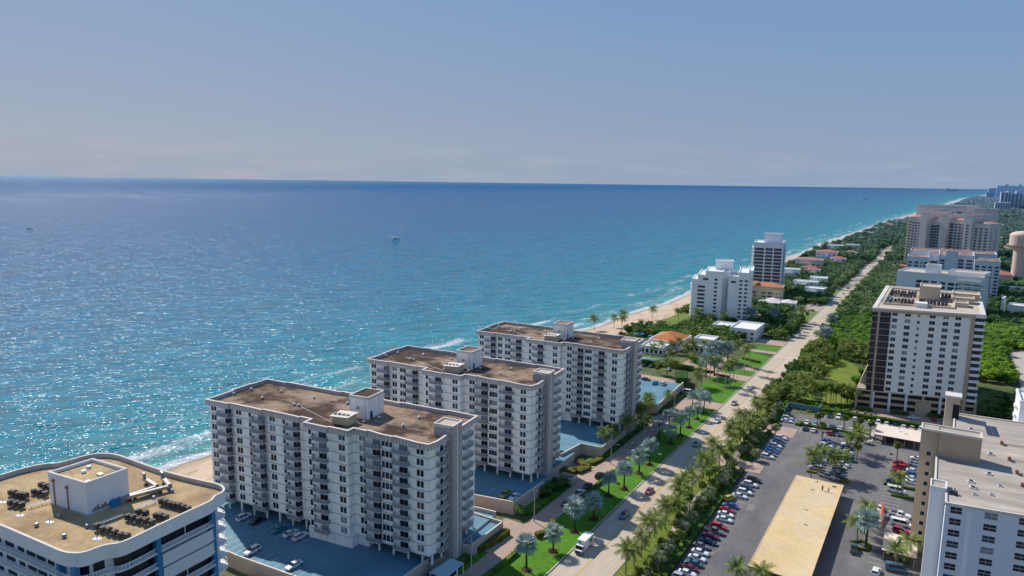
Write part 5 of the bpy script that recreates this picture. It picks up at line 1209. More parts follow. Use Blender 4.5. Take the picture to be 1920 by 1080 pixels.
def palm(name, label, cat, h, r0, r1, bark, crown, bend=.3, boots=False, group=None):
    root = thing(name, label, cat, (0,0,0), 0, group); b = MB()
    pts = [(bend*(t*t),0,h*t) for t in (0,.08,.3,.55,.8,1)]
    b.tube(pts, [r0*1.35,r0*1.05,r0,(r0+r1)/2,r1,r1], 8, bark); b.build('trunk', root)
    put('crown', crown, root, (bend,0,h-.05)); return root
def leafy(name, label, cat, h, crown, rt=.18, limbs=5, spread=1.4, group=None, bark=None):
    root = thing(name, label, cat, (0,0,0), 0, group); b = MB(); r_ = random.Random(h)
    b.tube([(0,0,0),(.05,.02,h*.45)],[rt*1.3,rt],7,bark or BARK)
    for i in range(limbs):
        a = i*2*pi/limbs+r_.uniform(-.3,.3); b.tube([(.05,.02,h*.4),(cos(a)*spread*.5,sin(a)*spread*.5,h*.7),(cos(a)*spread,sin(a)*spread,h*.95)],[rt*.7,rt*.4,rt*.15],5,bark or BARK)
    b.build('trunk', root); put('crown', crown, root, (0,0,h)); return root

SC1 = fan_crown(30,1.5,1.9,1,F_SILVER,low=-.35); SC2 = fan_crown(26,1.6,1.8,2,F_SILVER,low=-1.0); SC3 = fan_crown(22,1.45,2.1,22,F_SILVER,low=-.55)
CC1 = feather_crown(26,4.3,3,F_COCO,1.15); CC2 = feather_crown(22,4.0,4,F_COCO,1.1); CC3 = feather_crown(28,3.9,8,F_COCO,1.0)
BC1 = fan_crown(44,.75,1.0,5,F_SABAL,low=-.8,nseg=7); BC2 = fan_crown(36,.7,.95,6,F_SABAL,low=-.5,nseg=7)
GC1 = blob_crown(7,F_GREY,2.5,2.1,16,2600,.17); GC2 = blob_crown(17,F_GREY,2.2,2.0,13,2200,.17); GC3 = blob_crown(27,F_COCO,2.2,2.3,13,2000,.2)
DC1 = blob_crown(8,F_DARK,3.6,2.8,18,1600,.34); DC2 = blob_crown(9,F_MID,3.4,2.7,16,1500,.33); DC3 = blob_crown(10,F_BRIGHT,3.3,2.5,16,1400,.33); DC4 = blob_crown(12,F_DARK,2.6,3.2,14,1400,.3)
SH1 = blob_crown(11,F_MID,1.3,.8,8,500,.16,z0=.6); SH2 = blob_crown(13,F_RED,1.0,.45,7,330,.13,z0=.35); SH3 = blob_crown(14,F_DARK,1.4,1.1,8,500,.18,z0=.8)

silver = palm('silver_fan_palm','x','palm tree',6.4,.26,.19,BARK_D,SC1,.12); silver2 = palm('silver_fan_palm','x','palm tree',5.8,.26,.2,BARK_D,SC2,-.15); silver3 = palm('silver_fan_palm','x','palm tree',6.8,.24,.18,BARK_D,SC3,.35)
coco = palm('coconut_palm','x','palm tree',7.2,.16,.11,BARK_P,CC1,.8); coco2 = palm('coconut_palm','x','palm tree',6.2,.16,.11,BARK_P,CC2,-.6); coco3 = palm('coconut_palm','x','palm tree',6.8,.15,.11,BARK_P,CC3,.3)
sabal = palm('cabbage_palm','x','palm tree',5.6,.18,.15,BARK_P,BC1,.1); sabal2 = palm('cabbage_palm','x','palm tree',4.6,.18,.15,BARK_P,BC2,-.1)
royal = palm('royal_palm','x','palm tree',13.0,.24,.16,POLE_C,CC2,.1)
grey = leafy('buttonwood_tree','x','tree',3.0,GC1,.14,5,1.3); grey2 = leafy('buttonwood_tree','x','tree',2.6,GC2,.12,5,1.1); grey3 = leafy('round_shrub_tree','x','tree',2.8,GC3,.12,4,1.1)
dark = leafy('broadleaf_tree','x','tree',4.2,DC1,.25,5,2); mid = leafy('broadleaf_tree','x','tree',4.0,DC2,.25,5,2); bright = leafy('broadleaf_tree','x','tree',3.8,DC3,.22,5,2); dark2 = leafy('broadleaf_tree','x','tree',4.6,DC4,.22,4,1.5)
used = set()
def plant(src, x, y, label, group=None, s=None, z=0):
    s = s or R.uniform(.84,1.2)
    if src.name not in used:
        used.add(src.name); src.location = (x,y,z); src.rotation_euler = (0,0,R.uniform(0,6.28)); src.scale = (s,s,s); src['label'] = label
        if group: src['group'] = group
        return src
    return copy_tree(src, (x,y,z), R.uniform(0,6.28), label, group, (s*R.uniform(.95,1.05),s*R.uniform(.95,1.05),s))

# silver palms on the roadside lawn
SP = [(-84.3,144.4,'left of the delivery truck'),(-82.9,156.3,'right beside the delivery truck'),(-82.9,169.2,'just behind the delivery truck'),(-81.6,179.2,'by the amber warning sign'),(-84.2,195.9,'by the tall reddish sign'),(-82.0,203.4,'next past the reddish sign'),(-82.5,217.8,'opposite the stepped deck corner'),(-82.1,226.9,'nearer of two before the pale sign'),
      (-82.6,251.0,'in the tower shadow'),(-82.4,261.4,'first beyond the tower shadow'),(-82.3,272.5,'second beyond the tower shadow'),(-82.7,284.7,'third beyond the tower shadow'),(-82.9,294.6,'at the tip of the lawn strip'),(-88.0,252.5,'half over the drive in the tower shadow'),(-87.5,262.5,'over the drive past the shadow'),(-88.5,296,'beside the cross drive'),(-86.5,300.5,'at the cross drive corner')]
for i,(x,y,l) in enumerate(SP): plant([silver,silver2,silver3,silver2,silver][i%5], x, y, 'silver-blue fan palm '+l, 'silver palms on the roadside lawn', [1.08,.94,1.12,1.0,.9,1.05,1.16][i%7])
for i,(x,y) in enumerate([(-99,352),(-96,357),(-101,385),(-98,391),(-104,378),(-103,389),(-112,505),(-99,520),(-60,512),(-58,470),(-57,462)]):
    plant([silver,silver2][i%2], x, y, 'silver-blue fan palm among the villa gardens', 'silver palms in the villa gardens', 1.45)
for i,(x,y,l) in enumerate([(p[0],p[1],p[2]) for p in SP[:13]]):
    o = put('flower_bed', SH2, None, (x,y,0), R.uniform(0,6)); o.scale = (1.25,1.25,1.0); tag(o, 'low red-green plant ring under the silver palm '+l, 'plants', 'plant rings under silver palms')
    b = MB(); b.cyl(0,0,0,.07,1.5,14,MULCH); tag(b.build('mulch_bed', None, (x,y,.02)), kind='structure')
# coconut palms between road and footpath
CP = [(-61.8,156.7),(-61.4,161.4),(-61.6,166.9),(-62.2,171.1),(-62.4,179.0),(-61.4,185.1),(-59.4,187.4),(-62.9,191.0),(-61.0,196.2),(-61.7,203.1),(-62.2,199.5),(-62.0,212.3),(-60.9,218.8),(-59.2,222.6),(-62.6,226.5),(-61.5,231.5),(-62.9,240.7),(-60.4,238.2),(-59.2,247.8),(-62.2,260.7),(-60.4,255),(-62.6,266),(-61.2,270.5),(-60,275),(-62.8,279),(-61.0,283.5),(-62.6,299),(-60.8,303),(-62.9,307.5),(-60.2,312),(-57.4,270),(-57,283),(-62.8,207),(-58.9,262)]
CP.sort(key=lambda p: p[1])
for i,(x,y) in enumerate(CP): plant([coco,coco2,coco3][i%3], x, y, 'coconut palm of the roadside row, '+ORD[i]+' from the near end', 'coconut palms between road and footpath', R.uniform(.84,1.1))
# grey-green trees along the lot hedge
yy = 150; i = 0
while yy < 316:
    if not (240 < yy < 251 or 285 < yy < 297):
        plant([grey,grey2,grey3,grey][i%4], -55.9+R.uniform(-.8,.9), yy, 'grey-green round tree beside the lot hedge, '+ORD[i]+' from the near end', 'grey-green trees by the lot hedge', R.uniform(.85,1.12)); i += 1
    yy += R.uniform(3.9,5.2)
for (x,y,l) in [(-51,252.5,'on the near lot entry corner'),(-50.5,284.4,'on the far lot entry corner'),(-66+3,318,'round by the road past the lot')]: plant(grey, x, y, 'grey-green umbrella tree '+l, None, .95)
yy = 152; i = 0
while yy < 318:
    plant([sabal,sabal2][i%2], -58.5+R.uniform(-1,2.5), yy, 'cabbage palm mixed among the grey-green trees, '+ORD[i]+' from the near end', 'cabbage palms by the footpath', R.uniform(.75,1.0)); i += 1; yy += R.uniform(6,11)
# palms of the lot
for (x,y,l) in [(-31.5,247.8,'at the end of the tan carport, left of two'),(-29.8,251.8,'in the island hedge by the tan carport'),(-24.2,250.4,'behind the silver pickup'),(-23.2,253.5,'beside the middle car rows, right one'),(-20.4,283,'tall over the middle car rows'),(-22.6,276,'over the teal van')]: plant(coco if x < -25 else coco3, x, y, 'coconut palm '+l, 'coconut palms in the lot', 1.15)
for (x,y,l) in [(-5.4,248.6,'by the white passenger van'),(-12.1,219.1,'before the parked vans'),(-11.8,214,'nearer one before the vans'),(-13.0,207.5,'over the planted circle'),(-36,165.5,'at the bottom edge beside the tan carport'),(-30,166.8,'at the carport near end'),(-3,198,'by the small cream carport'),(0.3,203.5,'between the tan block and cream carport')]: plant(coco2, x, y, 'yellowish coconut palm '+l, 'coconut palms near the buildings', 1.0)
plant(silver, -10.7, 206.2, 'silver-blue fan palm in the planted circle of the lot', None, 1.25)
for (x,y,l) in [(-19.7,272.3,'at the middle rows end'),(-33.9,289.2,'beside the stop sign at the middle rows'),(-36.6,303.0,'left in the island hedge'),(-27.6,303.8,'right in the island hedge'),(-17.9,302.4,'by the pale pink carport'),(-7.3,281.6,'next to the stop sign by the carport'),(-22.0,303.8,'third in the island hedge'),(-37.5,300,'on the island corner'),(-22.5,295.5,'behind the dark cars')]: plant(sabal, x, y, 'small round-headed palm '+l, 'round-headed palms in the lot', 1.05)
# royal palms of the villa drive
for i,(x,y) in enumerate([(-94.4,343.6),(-91.4,345.7),(-84.6,335.8),(-84.4,343.0),(-84.5,350.4),(-91.7,387.5),(-84.4,372.6),(-84.7,385.5)]): plant(royal, x, y, 'tall grey-stemmed royal palm by the villa drives, '+ORD[i]+' from the towers', 'royal palms by the villa drives', R.uniform(.85,1.0))
for i,(x,y) in enumerate([(-121.5,343.0),(-116.1,340.6),(-112.8,344.9),(-104.3,282.6),(-102.3,279.5),(-98.6,292.9),(-96.8,325.5+4),(-95.9,331.5+3),(-136,386),(-131,390),(-127,394),(-122,398),(-118,393),(-113,395),(-125,371),(-118,380),(-136,372),(-101,272),(-100.5,266),(-99,260),(-100,236),(-101,229),(-98.5,245)]):
    plant([coco3,coco,coco2][i%3], x, y, 'coconut palm around the pool villa and pale deck', 'coconut palms around the pool villa', R.uniform(.9,1.15))
# palms by the beach
for i,(x,y,l) in enumerate([(-196.8,423.5,'alone on the sand behind the farthest slab'),(-188.8,438.6,'left in the beach clump'),(-186.4,446.8,'right in the beach clump'),(-184,441,'middle of the beach clump'),(-177.1,480.8,'alone beside the beach path'),(-160,490,'before the stepped white block, leftmost'),(-146,486,'before the stepped white block, second'),(-136,486,'before the stepped white block, third'),(-126,488,'before the stepped white block, fourth')]): plant(coco, x, y, 'coconut palm '+l, 'palms along the beach', [1.15,1.0,1.25,.95][i%4])
# planting at the feet of the slabs
for i,(x,y) in enumerate([(-101.5,187.5),(-100.2,190.5),(-99.6,194),(-100.5,184),(-101,168.2)]): plant([mid,dark][i%2], x, y, 'dense green shrub tree between the middle slab and its drive', 'shrub trees beside the middle slab', .6)
def hedge(pts, h, w_, m, label, z=0):
    """clipped hedge: leafy box along a line, faces broken up by leaves"""
    b = MB(); r_ = random.Random(len(pts)+h)
    for a, c in zip(pts, pts[1:]):
        pf, ang, ln = edge(a, c); b.prism([pf(0,w_/2),pf(ln,w_/2),pf(ln,-w_/2),pf(0,-w_/2)], z, z+h*.93, m)
        for i in range(int(ln*(w_+2*h)*9)):
            q = r_.random(); u_ = r_.uniform(0,ln)
            if q < w_/(w_+2*h): x, y = pf(u_, r_.uniform(-w_/2,w_/2)); p = Vector((x,y,z+h*r_.uniform(.9,1.04))); n = Vector((r_.uniform(-.5,.5),r_.uniform(-.5,.5),1))
            else: s_ = r_.choice((-1,1)); x, y = pf(u_, s_*w_/2*1.04); p = Vector((x,y,z+h*r_.uniform(.02,.98))); n = Vector((r_.uniform(-1,1),r_.uniform(-1,1),.5))
            n.normalize(); t = n.cross(Vector((r_.uniform(-1,1),r_.uniform(-1,1),.2))).normalized(); s2 = n.cross(t); l = r_.uniform(.1,.24); b.face([p-t*l,p-s2*l*.6,p+t*l,p+s2*l*.6], m)
    return tag(b.build('hedge'), label, 'hedge')
hedge([(-52.8,150),(-52.8,240.4)],1.3,1.4,F_HEDGE,'long clipped hedge between the near parked cars and the grey-green trees')
hedge([(-53,251),(-53,285.6)],1.3,1.4,F_HEDGE,'clipped hedge between the two pink lot entries'); hedge([(-54,297),(-54,316)],1.3,1.4,F_HEDGE,'clipped hedge beyond the far lot entry')
hedge([(-43.6,302.0),(-23.6,302.6)],.9,1.2,F_HEDGE,'low hedge on the thin island between two car rows'); hedge([(-45.2,300),(-43.8,304)],1.3,1.8,F_MID,'bushy hedge at the west tip of the island')
hedge([(-33.7,252.3),(-27.4,253.2)],.7,1.6,F_OLIVE,'low olive hedge at the tan carport end, left'); hedge([(-22.6,249.8),(-19.6,250.6)],.7,1.4,F_OLIVE,'short olive hedge behind the silver pickup')
hedge([(-9.8,255.6),(0,255.8)],.8,1.2,F_HEDGE,'low hedge above the white passenger van'); hedge([(-7,247.2),(0,247.2)],.8,1.2,F_HEDGE,'low hedge below the white passenger van')
hedge([(-38,326.0),(20,327.2)],1.9,2.4,F_HEDGE,'tall green hedge between the lot and the tan tower'); hedge([(-27,336.8),(-20,338)],1.7,1.6,F_HEDGE,'trimmed hedge at the west garage opening'); hedge([(-13,340.3),(-6,341.6)],1.7,1.6,F_HEDGE,'trimmed hedge at the middle garage opening'); hedge([(1,345),(7,346)],1.7,1.6,F_HEDGE,'trimmed hedge at the east garage opening')
hedge([(-107,338),(-103.5,326)],5.5,5,F_HEDGE,'tall block hedge at the end of the pale deck'); hedge([(-107,372),(-118,385)],2.6,2.2,F_MID,'tall hedge along the villa car park'); hedge([(-137,357.8),(-107.5,359.5)],3.0,1.6,F_DARK,'dark hedge behind the cars by the pool')
hedge([(-101,143.5),(-99.4,146.5),(-98.6,152),(-98.4,157.5)],1.9,1.8,F_OLIVE,'thick olive hedge at the foot of the nearest slab'); hedge([(-102.6,120),(-99.8,141)],1.4,2.2,F_DARK,'dark hedge between the gatehouse and the nearest slab')
hedge([(-91.4,128),(-90.7,140),(-90.6,150)],1.2,1.1,F_MID,'low hedge edging the near end of the lawn strip'); hedge([(-90.5,160),(-88,165),(-90.5,170)],1.6,1.5,F_OLIVE,'curved hedge behind the second silver palm'); hedge([(-90.4,186),(-90.4,214)],1.1,1.0,F_DARK,'dark hedge between service drive and lawn')
hedge([(-106.3,205),(-101,206),(-99.5,212),(-104.5,215)],1.2,3.4,F_OLIVE,'rounded olive shrubbery in the stepped deck corner'); hedge([(-100,215),(-98.6,222)],1.1,2.2,F_OLIVE,'olive hedge along the stepped deck wall'); hedge([(-98.6,224),(-98.4,262)],1.1,1.6,F_DARK,'dark hedge along the farthest slab drive'); hedge([(-98.7,283),(-98.3,318)],1.2,2.0,F_DARK,'dark hedge along the pale deck wall')
hedge([(-101.2,170),(-98.9,171),(-98.7,188)],.8,1.4,F_MID,'low hedge ring around the little lawn by the middle slab')
hedge([(-88,357.3),(-96,359)],1.0,1.6,F_OLIVE,'low hedge on the villa drive, nearer'); hedge([(-82,398),(-92,402)],1.2,2.2,F_OLIVE,'low hedge bed in the north lawn'); hedge([(-14.5,206.5),(-12,209),(-9.6,207),(-10,204),(-13,203.6),(-14.5,206.5)],.6,.7,F_HEDGE,'ring hedge around the planted palm circle')

# gardens east of the road: individual trees
def scatter(n, poly_fn, mind, tries=40):
    pts = []
    for _ in range(n*tries):
        if len(pts) >= n: break
        p = poly_fn()
        if p is None: continue
        if all((p[0]-q[0])**2+(p[1]-q[1])**2 > mind*mind for q in pts): pts.append(p)
    return pts
def gfn():
    x = R.uniform(-63.5,-27); y = R.uniform(326,455)
    if -48 < x < -31 and 344 < y < 430 and not (x < -44 and R.random() < .3): return None
    if x > -27-0 or (x > -30 and 338 < y < 420): return None
    if y < 338 and x > -50: return None
    return x, y
for i,p in enumerate(scatter(95, gfn, 3.6)):
    q = R.random(); src = coco if q < .22 else coco2 if q < .38 else sabal if q < .5 else mid if q < .7 else dark if q < .82 else dark2 if q < .9 else grey3
    nm = {'coconut_palm':'coconut palm','cabbage_palm':'cabbage palm','broadleaf_tree':'leafy tree','round_shrub_tree':'round shrub tree'}[src.name.split('.')[0]]
    if p[0] < -60: src = mid if i % 2 else dark
    plant(src, p[0], p[1], ('leafy tree at the road edge of the tower garden' if p[0] < -60 else nm+' in the garden between the road and the tan tower'), 'trees in the tower garden', R.uniform(.8,1.1))
for i in range(9): plant([coco,sabal,coco3][i%3], -44+i*2.1, 341+R.uniform(-2,4), 'palm in the short row between the garden lawn and lot hedge, '+ORD[i]+' from the road', 'palms behind the lot hedge', 1.1)
plant(dark, -63.0, 331, 'round dark tree at the road bend opposite the cross drive', None, .9)
for i,(x,y) in enumerate([(22,352),(27,356),(33,352),(25,362),(31,365),(38,360),(36,372),(28,378),(45,352),(50,360),(24,345),(32,344),(40,347),(46,372),(52,380),(57,352),(43,385)]):
    plant([coco,dark,coco2][i%3], x, y, 'tree in the shaded yard right of the tan tower', 'trees right of the tan tower', 1.15)

# woods and the green coast beyond: instanced crowns, one object for each wood
def gn_scatter(name, pts, srcs, smin, smax, zbase=0):
    me = bpy.data.meshes.new(name); me.from_pydata([(x,y,z) for x,y,z in pts], [], [])
    o = put(name, me)
    ng = bpy.data.node_groups.new(name,'GeometryNodeTree'); ng.interface.new_socket('Geometry', in_out='INPUT', socket_type='NodeSocketGeometry'); ng.interface.new_socket('Geometry', in_out='OUTPUT', socket_type='NodeSocketGeometry')
    N = ng.nodes; L = ng.links; gi = N.new('NodeGroupInput'); go = N.new('NodeGroupOutput'); jn = N.new('GeometryNodeJoinGeometry')
    ix = N.new('FunctionNodeRandomValue'); ix.data_type = 'INT'; ix.inputs['Min'].default_value = 0; ix.inputs['Max'].default_value = len(srcs)-1
    for i, s_ in enumerate(srcs):
        ip = N.new('GeometryNodeInstanceOnPoints'); oi = N.new('GeometryNodeObjectInfo'); oi.inputs['Object'].default_value = s_; oi.inputs['As Instance'].default_value = True
        cp = N.new('FunctionNodeCompare'); cp.data_type = 'INT'; cp.operation = 'EQUAL'; L.new(ix.outputs[2], cp.inputs[2]); cp.inputs[3].default_value = i
        rs = N.new('FunctionNodeRandomValue'); rs.data_type = 'FLOAT_VECTOR'; rs.inputs[0].default_value = (smin,smin,smin*.9); rs.inputs[1].default_value = (smax,smax,smax*1.05); rs.inputs['Seed'].default_value = 3+i
        rr_ = N.new('FunctionNodeRandomValue'); rr_.data_type = 'FLOAT_VECTOR'; rr_.inputs[0].default_value = (0,0,0); rr_.inputs[1].default_value = (.2,.2,6.28); rr_.inputs['Seed'].default_value = 9+i
        L.new(gi.outputs[0], ip.inputs['Points']); L.new(cp.outputs[0], ip.inputs['Selection']); L.new(oi.outputs['Geometry'], ip.inputs['Instance']); L.new(rs.outputs[0], ip.inputs['Scale']); L.new(rr_.outputs[0], ip.inputs['Rotation']); L.new(ip.outputs[0], jn.inputs[0])
    L.new(jn.outputs[0], go.inputs[0]); o.modifiers.new('scatter','NODES').node_group = ng
    return tag(o, kind='stuff')
def crown_of(t): return [c for c in t.children if c.name.startswith('crown')][0]
cD, cM, cB, cD2, cC, cS, cP = crown_of(dark), crown_of(mid), crown_of(bright), crown_of(dark2), crown_of(coco), crown_of(sabal), crown_of(silver)
BLD = []   # building footprints to keep free: (x0,x1,y0,y1)
def free(x, y, pad=3):
    if -80.5-pad*.4 < x < -63.5+pad*.2 and y < 1330: return False
    return not any(a-pad < x < b_+pad and c-pad < y < d+pad for a,b_,c,d in BLD)

plant(bright, -61.5, 338, 'bright green leafy tree at the road edge of the tower garden', None, 1.0)

hedge([(-140,101.2),(-130,102.2)],1.6,1.6,F_OLIVE,'bushy planting against the wall of the nearest deck'); o = put('shrub', SH2, None, (-133,99.5,0)); o.scale = (2.4,1.8,3.2); tag(o,'reddish green shrub mound between the resort and the nearest deck','shrub')

# ------------------------------------------------------------------ buildings of the north
def block(name, label, cat, boxes, wallm, roofm, specs=(), loc=(0,0,0), rz=0, fh=3.0, capm=None, pent=None, group=None, pad=None, ledge=None):
    """boxes: (x0,x1,y0,y1,z1). specs: (box index, side, u list, w, h, kind, glass, z start, skip top)"""
    root = thing(name, label, cat, loc, rz, group)
    b = MB()
    for (x0,x1,y0,y1,z1) in boxes: b.box(x0,x1,y0,y1,0,z1-.2,wallm,skip='b')
    b.build('wall', root)
    b = MB()
    for (x0,x1,y0,y1,z1) in boxes:
        b.box(x0+.02,x1-.02,y0+.02,y1-.02,z1-.2,z1,wallm,top=roofm)
        b.ring([(x0-.15,y0-.15),(x1+.15,y0-.15),(x1+.15,y1+.15),(x0-.15,y1+.15)],[(x0+.3,y0+.3),(x1-.3,y0+.3),(x1-.3,y1-.3),(x0+.3,y1-.3)],z1-.1,z1+.9,capm or wallm)
    b.build('roof', root)
    kit = Kit(root)
    for (bi, side, us, w_, h_, kd, gl, z0, top) in specs:
        x0,x1,y0,y1,z1 = boxes[bi]
        p0, p1 = {'s':((x0,y0),(x1,y0)),'e':((x1,y0),(x1,y1)),'w':((x0,y1),(x0,y0))}[side]
        pf, ang, ln = edge(p0, p1); z = z0
        while z+h_ < z1-top:
            for u_ in us:
                g_ = gl if rnd.random() < .7 else GLASS_B
                kit.add('window', win_mesh(w_, h_, kd, g_, WHITE if kd != 'one' else wallm), pf(u_*ln,.02), ang, z)
            z += fh
    kit.finish()
    if ledge:
        for (bi, side, u0, u1, dpt, z0, m_) in ledge:
            x0,x1,y0,y1,z1 = boxes[bi]; p0, p1 = {'s':((x0,y0),(x1,y0)),'e':((x1,y0),(x1,y1)),'w':((x0,y1),(x0,y0))}[side]; pf, ang, ln = edge(p0, p1); z = z0
            while z < z1-2:
                bb = MB(); q = [pf(u0*ln,dpt),pf(u1*ln,dpt),pf(u1*ln,-.1),pf(u0*ln,-.1)]; bb.prism(q, z-.2, z+.0, m_); q2 = [pf(u0*ln,dpt),pf(u1*ln,dpt),pf(u1*ln,dpt-.12),pf(u0*ln,dpt-.12)]; bb.prism(q2, z+.0, z+.95, m_); bb.build('balcony', root); z += fh
    c, s_ = cos(rz), sin(rz)
    for (x0,x1,y0,y1,z1) in boxes:
        q = [(loc[0]+x*c-y*s_, loc[1]+x*s_+y*c) for x in (x0,x1) for y in (y0,y1)]
        BLD.append((min(p[0] for p in q),max(p[0] for p in q),min(p[1] for p in q),max(p[1] for p in q)))
    return root
def hip(root, x0,x1,y0,y1,z0,h,m,ov=.6,name='tile_roof'):
    x0-=ov;x1+=ov;y0-=ov;y1+=ov; b = MB(); W,D = x1-x0,y1-y0; k = min(W,D)/2
    if W > D: a, c = (x0+k,(y0+y1)/2,z0+h), (x1-k,(y0+y1)/2,z0+h); fs = [[(x0,y0,z0),(x1,y0,z0),c,a],[(x1,y0,z0),(x1,y1,z0),c],[(x1,y1,z0),(x0,y1,z0),a,c],[(x0,y1,z0),(x0,y0,z0),a]]
    else: a, c = ((x0+x1)/2,y0+k,z0+h), ((x0+x1)/2,y1-k,z0+h); fs = [[(x0,y0,z0),(x1,y0,z0),a],[(x1,y0,z0),(x1,y1,z0),c,a],[(x1,y1,z0),(x0,y1,z0),c],[(x0,y1,z0),(x0,y0,z0),a,c]]
    for q in fs: b.face(q, m)
    b.face([(x0,y0,z0),(x0,y1,z0),(x1,y1,z0),(x1,y0,z0)], m); return b.build(name, root)
U = lambda n, a=.06, b=.94: [a+(b-a)*i/max(1,n-1) for i in range(n)]

# stepped white block
block('stepped_condo','white stepped-roof condominium near the beach beyond the slabs','apartment block',
    [(-1,3,2,30,30),(3,8.5,1,34,33.5),(8.5,20.5,0,32,36.5),(14,26,18,30,42.5),(20.5,24.5,6,26,36),(24.5,31.5,2,28,33.5),(31.5,38,1,36,36.5),(38,41,3,36,38.0)],
    LIGHTW, WHITE, [(1,'s',[.55],5.4,1.5,'wide',GLASS,1.6,6.5),(2,'s',[.02],3.8,1.5,'wide',GLASS,30.6,3),(2,'s',[.62],2.2,1.4,'wide',GLASS,1.6,2),(6,'s',[.25,.8],2.0,1.4,'wide',GLASS,1.6,2),(5,'s',[.5],3.4,1.4,'wide',GLASS,29.4,1),(7,'e',[.1,.35,.6,.85],2,1.4,'wide',GLASS,1.6,2)],
    loc=(-152.5,496,0), rz=radians(12), fh=2.9, ledge=[(0,'w',.05,.95,1.2,3,WHITE),(5,'w',.6,1.0,1.6,3,WHITE)])
# glassy tower by the beach
block('seaside_tower','slim white tower with dark window bands rising beside the beach','tower',
    [(0,25,0,34,47.5),(8,23,8,24,55)], GREYW, WHITE, [(0,'s',[.20],8.0,2.3,'wide',GLASS,4,3),(0,'s',[.53],6.0,2.3,'wide',GLASS,4,3),(0,'s',[.82],6.4,2.3,'wide',GLASS,4,3),(0,'e',U(4,.15,.85),2.2,1.8,'wide',GLASS_B,4,3)],
    loc=(-144.5,644,0), rz=radians(8), fh=3.1, ledge=[(0,'w',.0,1,1.6,3,WHITE),(0,'e',.0,.98,1.4,3,GREYW),(0,'s',.34,.42,.6,3,WHITE)])
v = block('orange_roof_block','cream four-storey block with orange tiled hip roof below the slim tower','building',[(0,26,0,18,13.2),(18,26,-2,0,10.4)],PALEY,ORANGE_T,[(0,'s',[.12,.42,.62],3.4,1.5,'wide',GLASS,1.5,1),(1,'s',[.2,.5,.8],1.0,1.5,'one',GLASS,1.5,.5),(0,'e',[.3,.7],1.6,1.5,'one',GLASS,1.5,1)],loc=(-137,608,0),rz=radians(6),fh=3.1)
hip(v,0,26,0,18,13.3,3.4,ORANGE_T); hip(v,1,6,3,9,16.4,1.4,ORANGE_T,name='cupola_roof')
v = block('white_hip_house','low white house with spreading pale hip roofs beside the road garden','house',[(0,16,0,12,4),(16,28,3,18,4.4),(4,14,12,24,4.2)],LIGHTW,W_cap,[(0,'s',U(5,.1,.9),1.2,1.2,'one',GLASS,1.2,.5)],loc=(-124,582,0),rz=radians(5))
hip(v,0,16,0,12,4,2.2,W_cap); hip(v,16,28,3,18,4.4,2.6,W_cap); hip(v,4,14,12,24,4.2,2.2,W_cap)
# villa behind the farthest slab
v = block('pool_villa','villa with pale orange hip roof and white wings beside a turquoise pool','house',[(0,19,18,42,4.6),(1,15,2,18,4.0),(22,34,38,50,4.4)],LIGHTW,WHITE,[(1,'s',U(5,.1,.9),1.6,2.2,'wide',GLASS,.8,.2),(0,'e',U(5,.1,.9),1.8,2.0,'wide',GLASS,.8,.2),(1,'e',U(4,.1,.9),1.6,2.0,'wide',GLASS,.8,.2)],loc=(-148,380,0))
hip(v,0,19,18,42,4.8,4.2,ORANGE_T)
block('flat_pavilion','long white flat-roofed pavilion at the head of the villa car park','building',[(0,17,0,6.5,3.4)],LIGHTW,WHITE,[(0,'s',U(6,.08,.92),1.4,1.8,'one',GLASS,.8,.1)],loc=(-123.5,402,0))
b = MB(); b.box(-141,-125.5,365.5,373,.0,.18,W_cap); b.box(-140.4,-126.1,366.2,372.3,.19,.21,POOL_M); tag(b.build('swimming_pool'),'turquoise swimming pool before the orange-roofed villa','pool')
v = block('white_villa','two-storey white villa with a broad flat white roof by the road','house',[(0,16,0,26,6.8),(-16,-4,16,30,4)],LIGHTW,WHITE,[(0,'s',U(4,.12,.88),1.8,1.4,'wide',GLASS,1,.4),(0,'e',U(4,.12,.88),1.8,1.4,'wide',GLASS,1,.4)],loc=(-113,452,0))
for i,(x,y) in enumerate([(-165.9,422.1),(-155.2,421.0),(-162,424)]):
    r_ = thing('beach_umbrella',['blue beach umbrella on the lawn, seaward one','blue beach umbrella on the lawn, landward one','blue beach umbrella on the lawn, middle one'][i],'umbrella',(x,y,0)); b = MB(); b.tube([(0,0,0),(0,0,2.4)],.05,5,WHITE); b.build('pole',r_)
    b = MB()
    for k in range(10): a0, a1 = 2*pi*k/10, 2*pi*(k+1)/10; b.face([(cos(a0)*1.9,sin(a0)*1.9,1.9),(cos(a1)*1.9,sin(a1)*1.9,1.9),(0,0,2.7)], UMB_BLUE)
    b.build('canopy',r_)
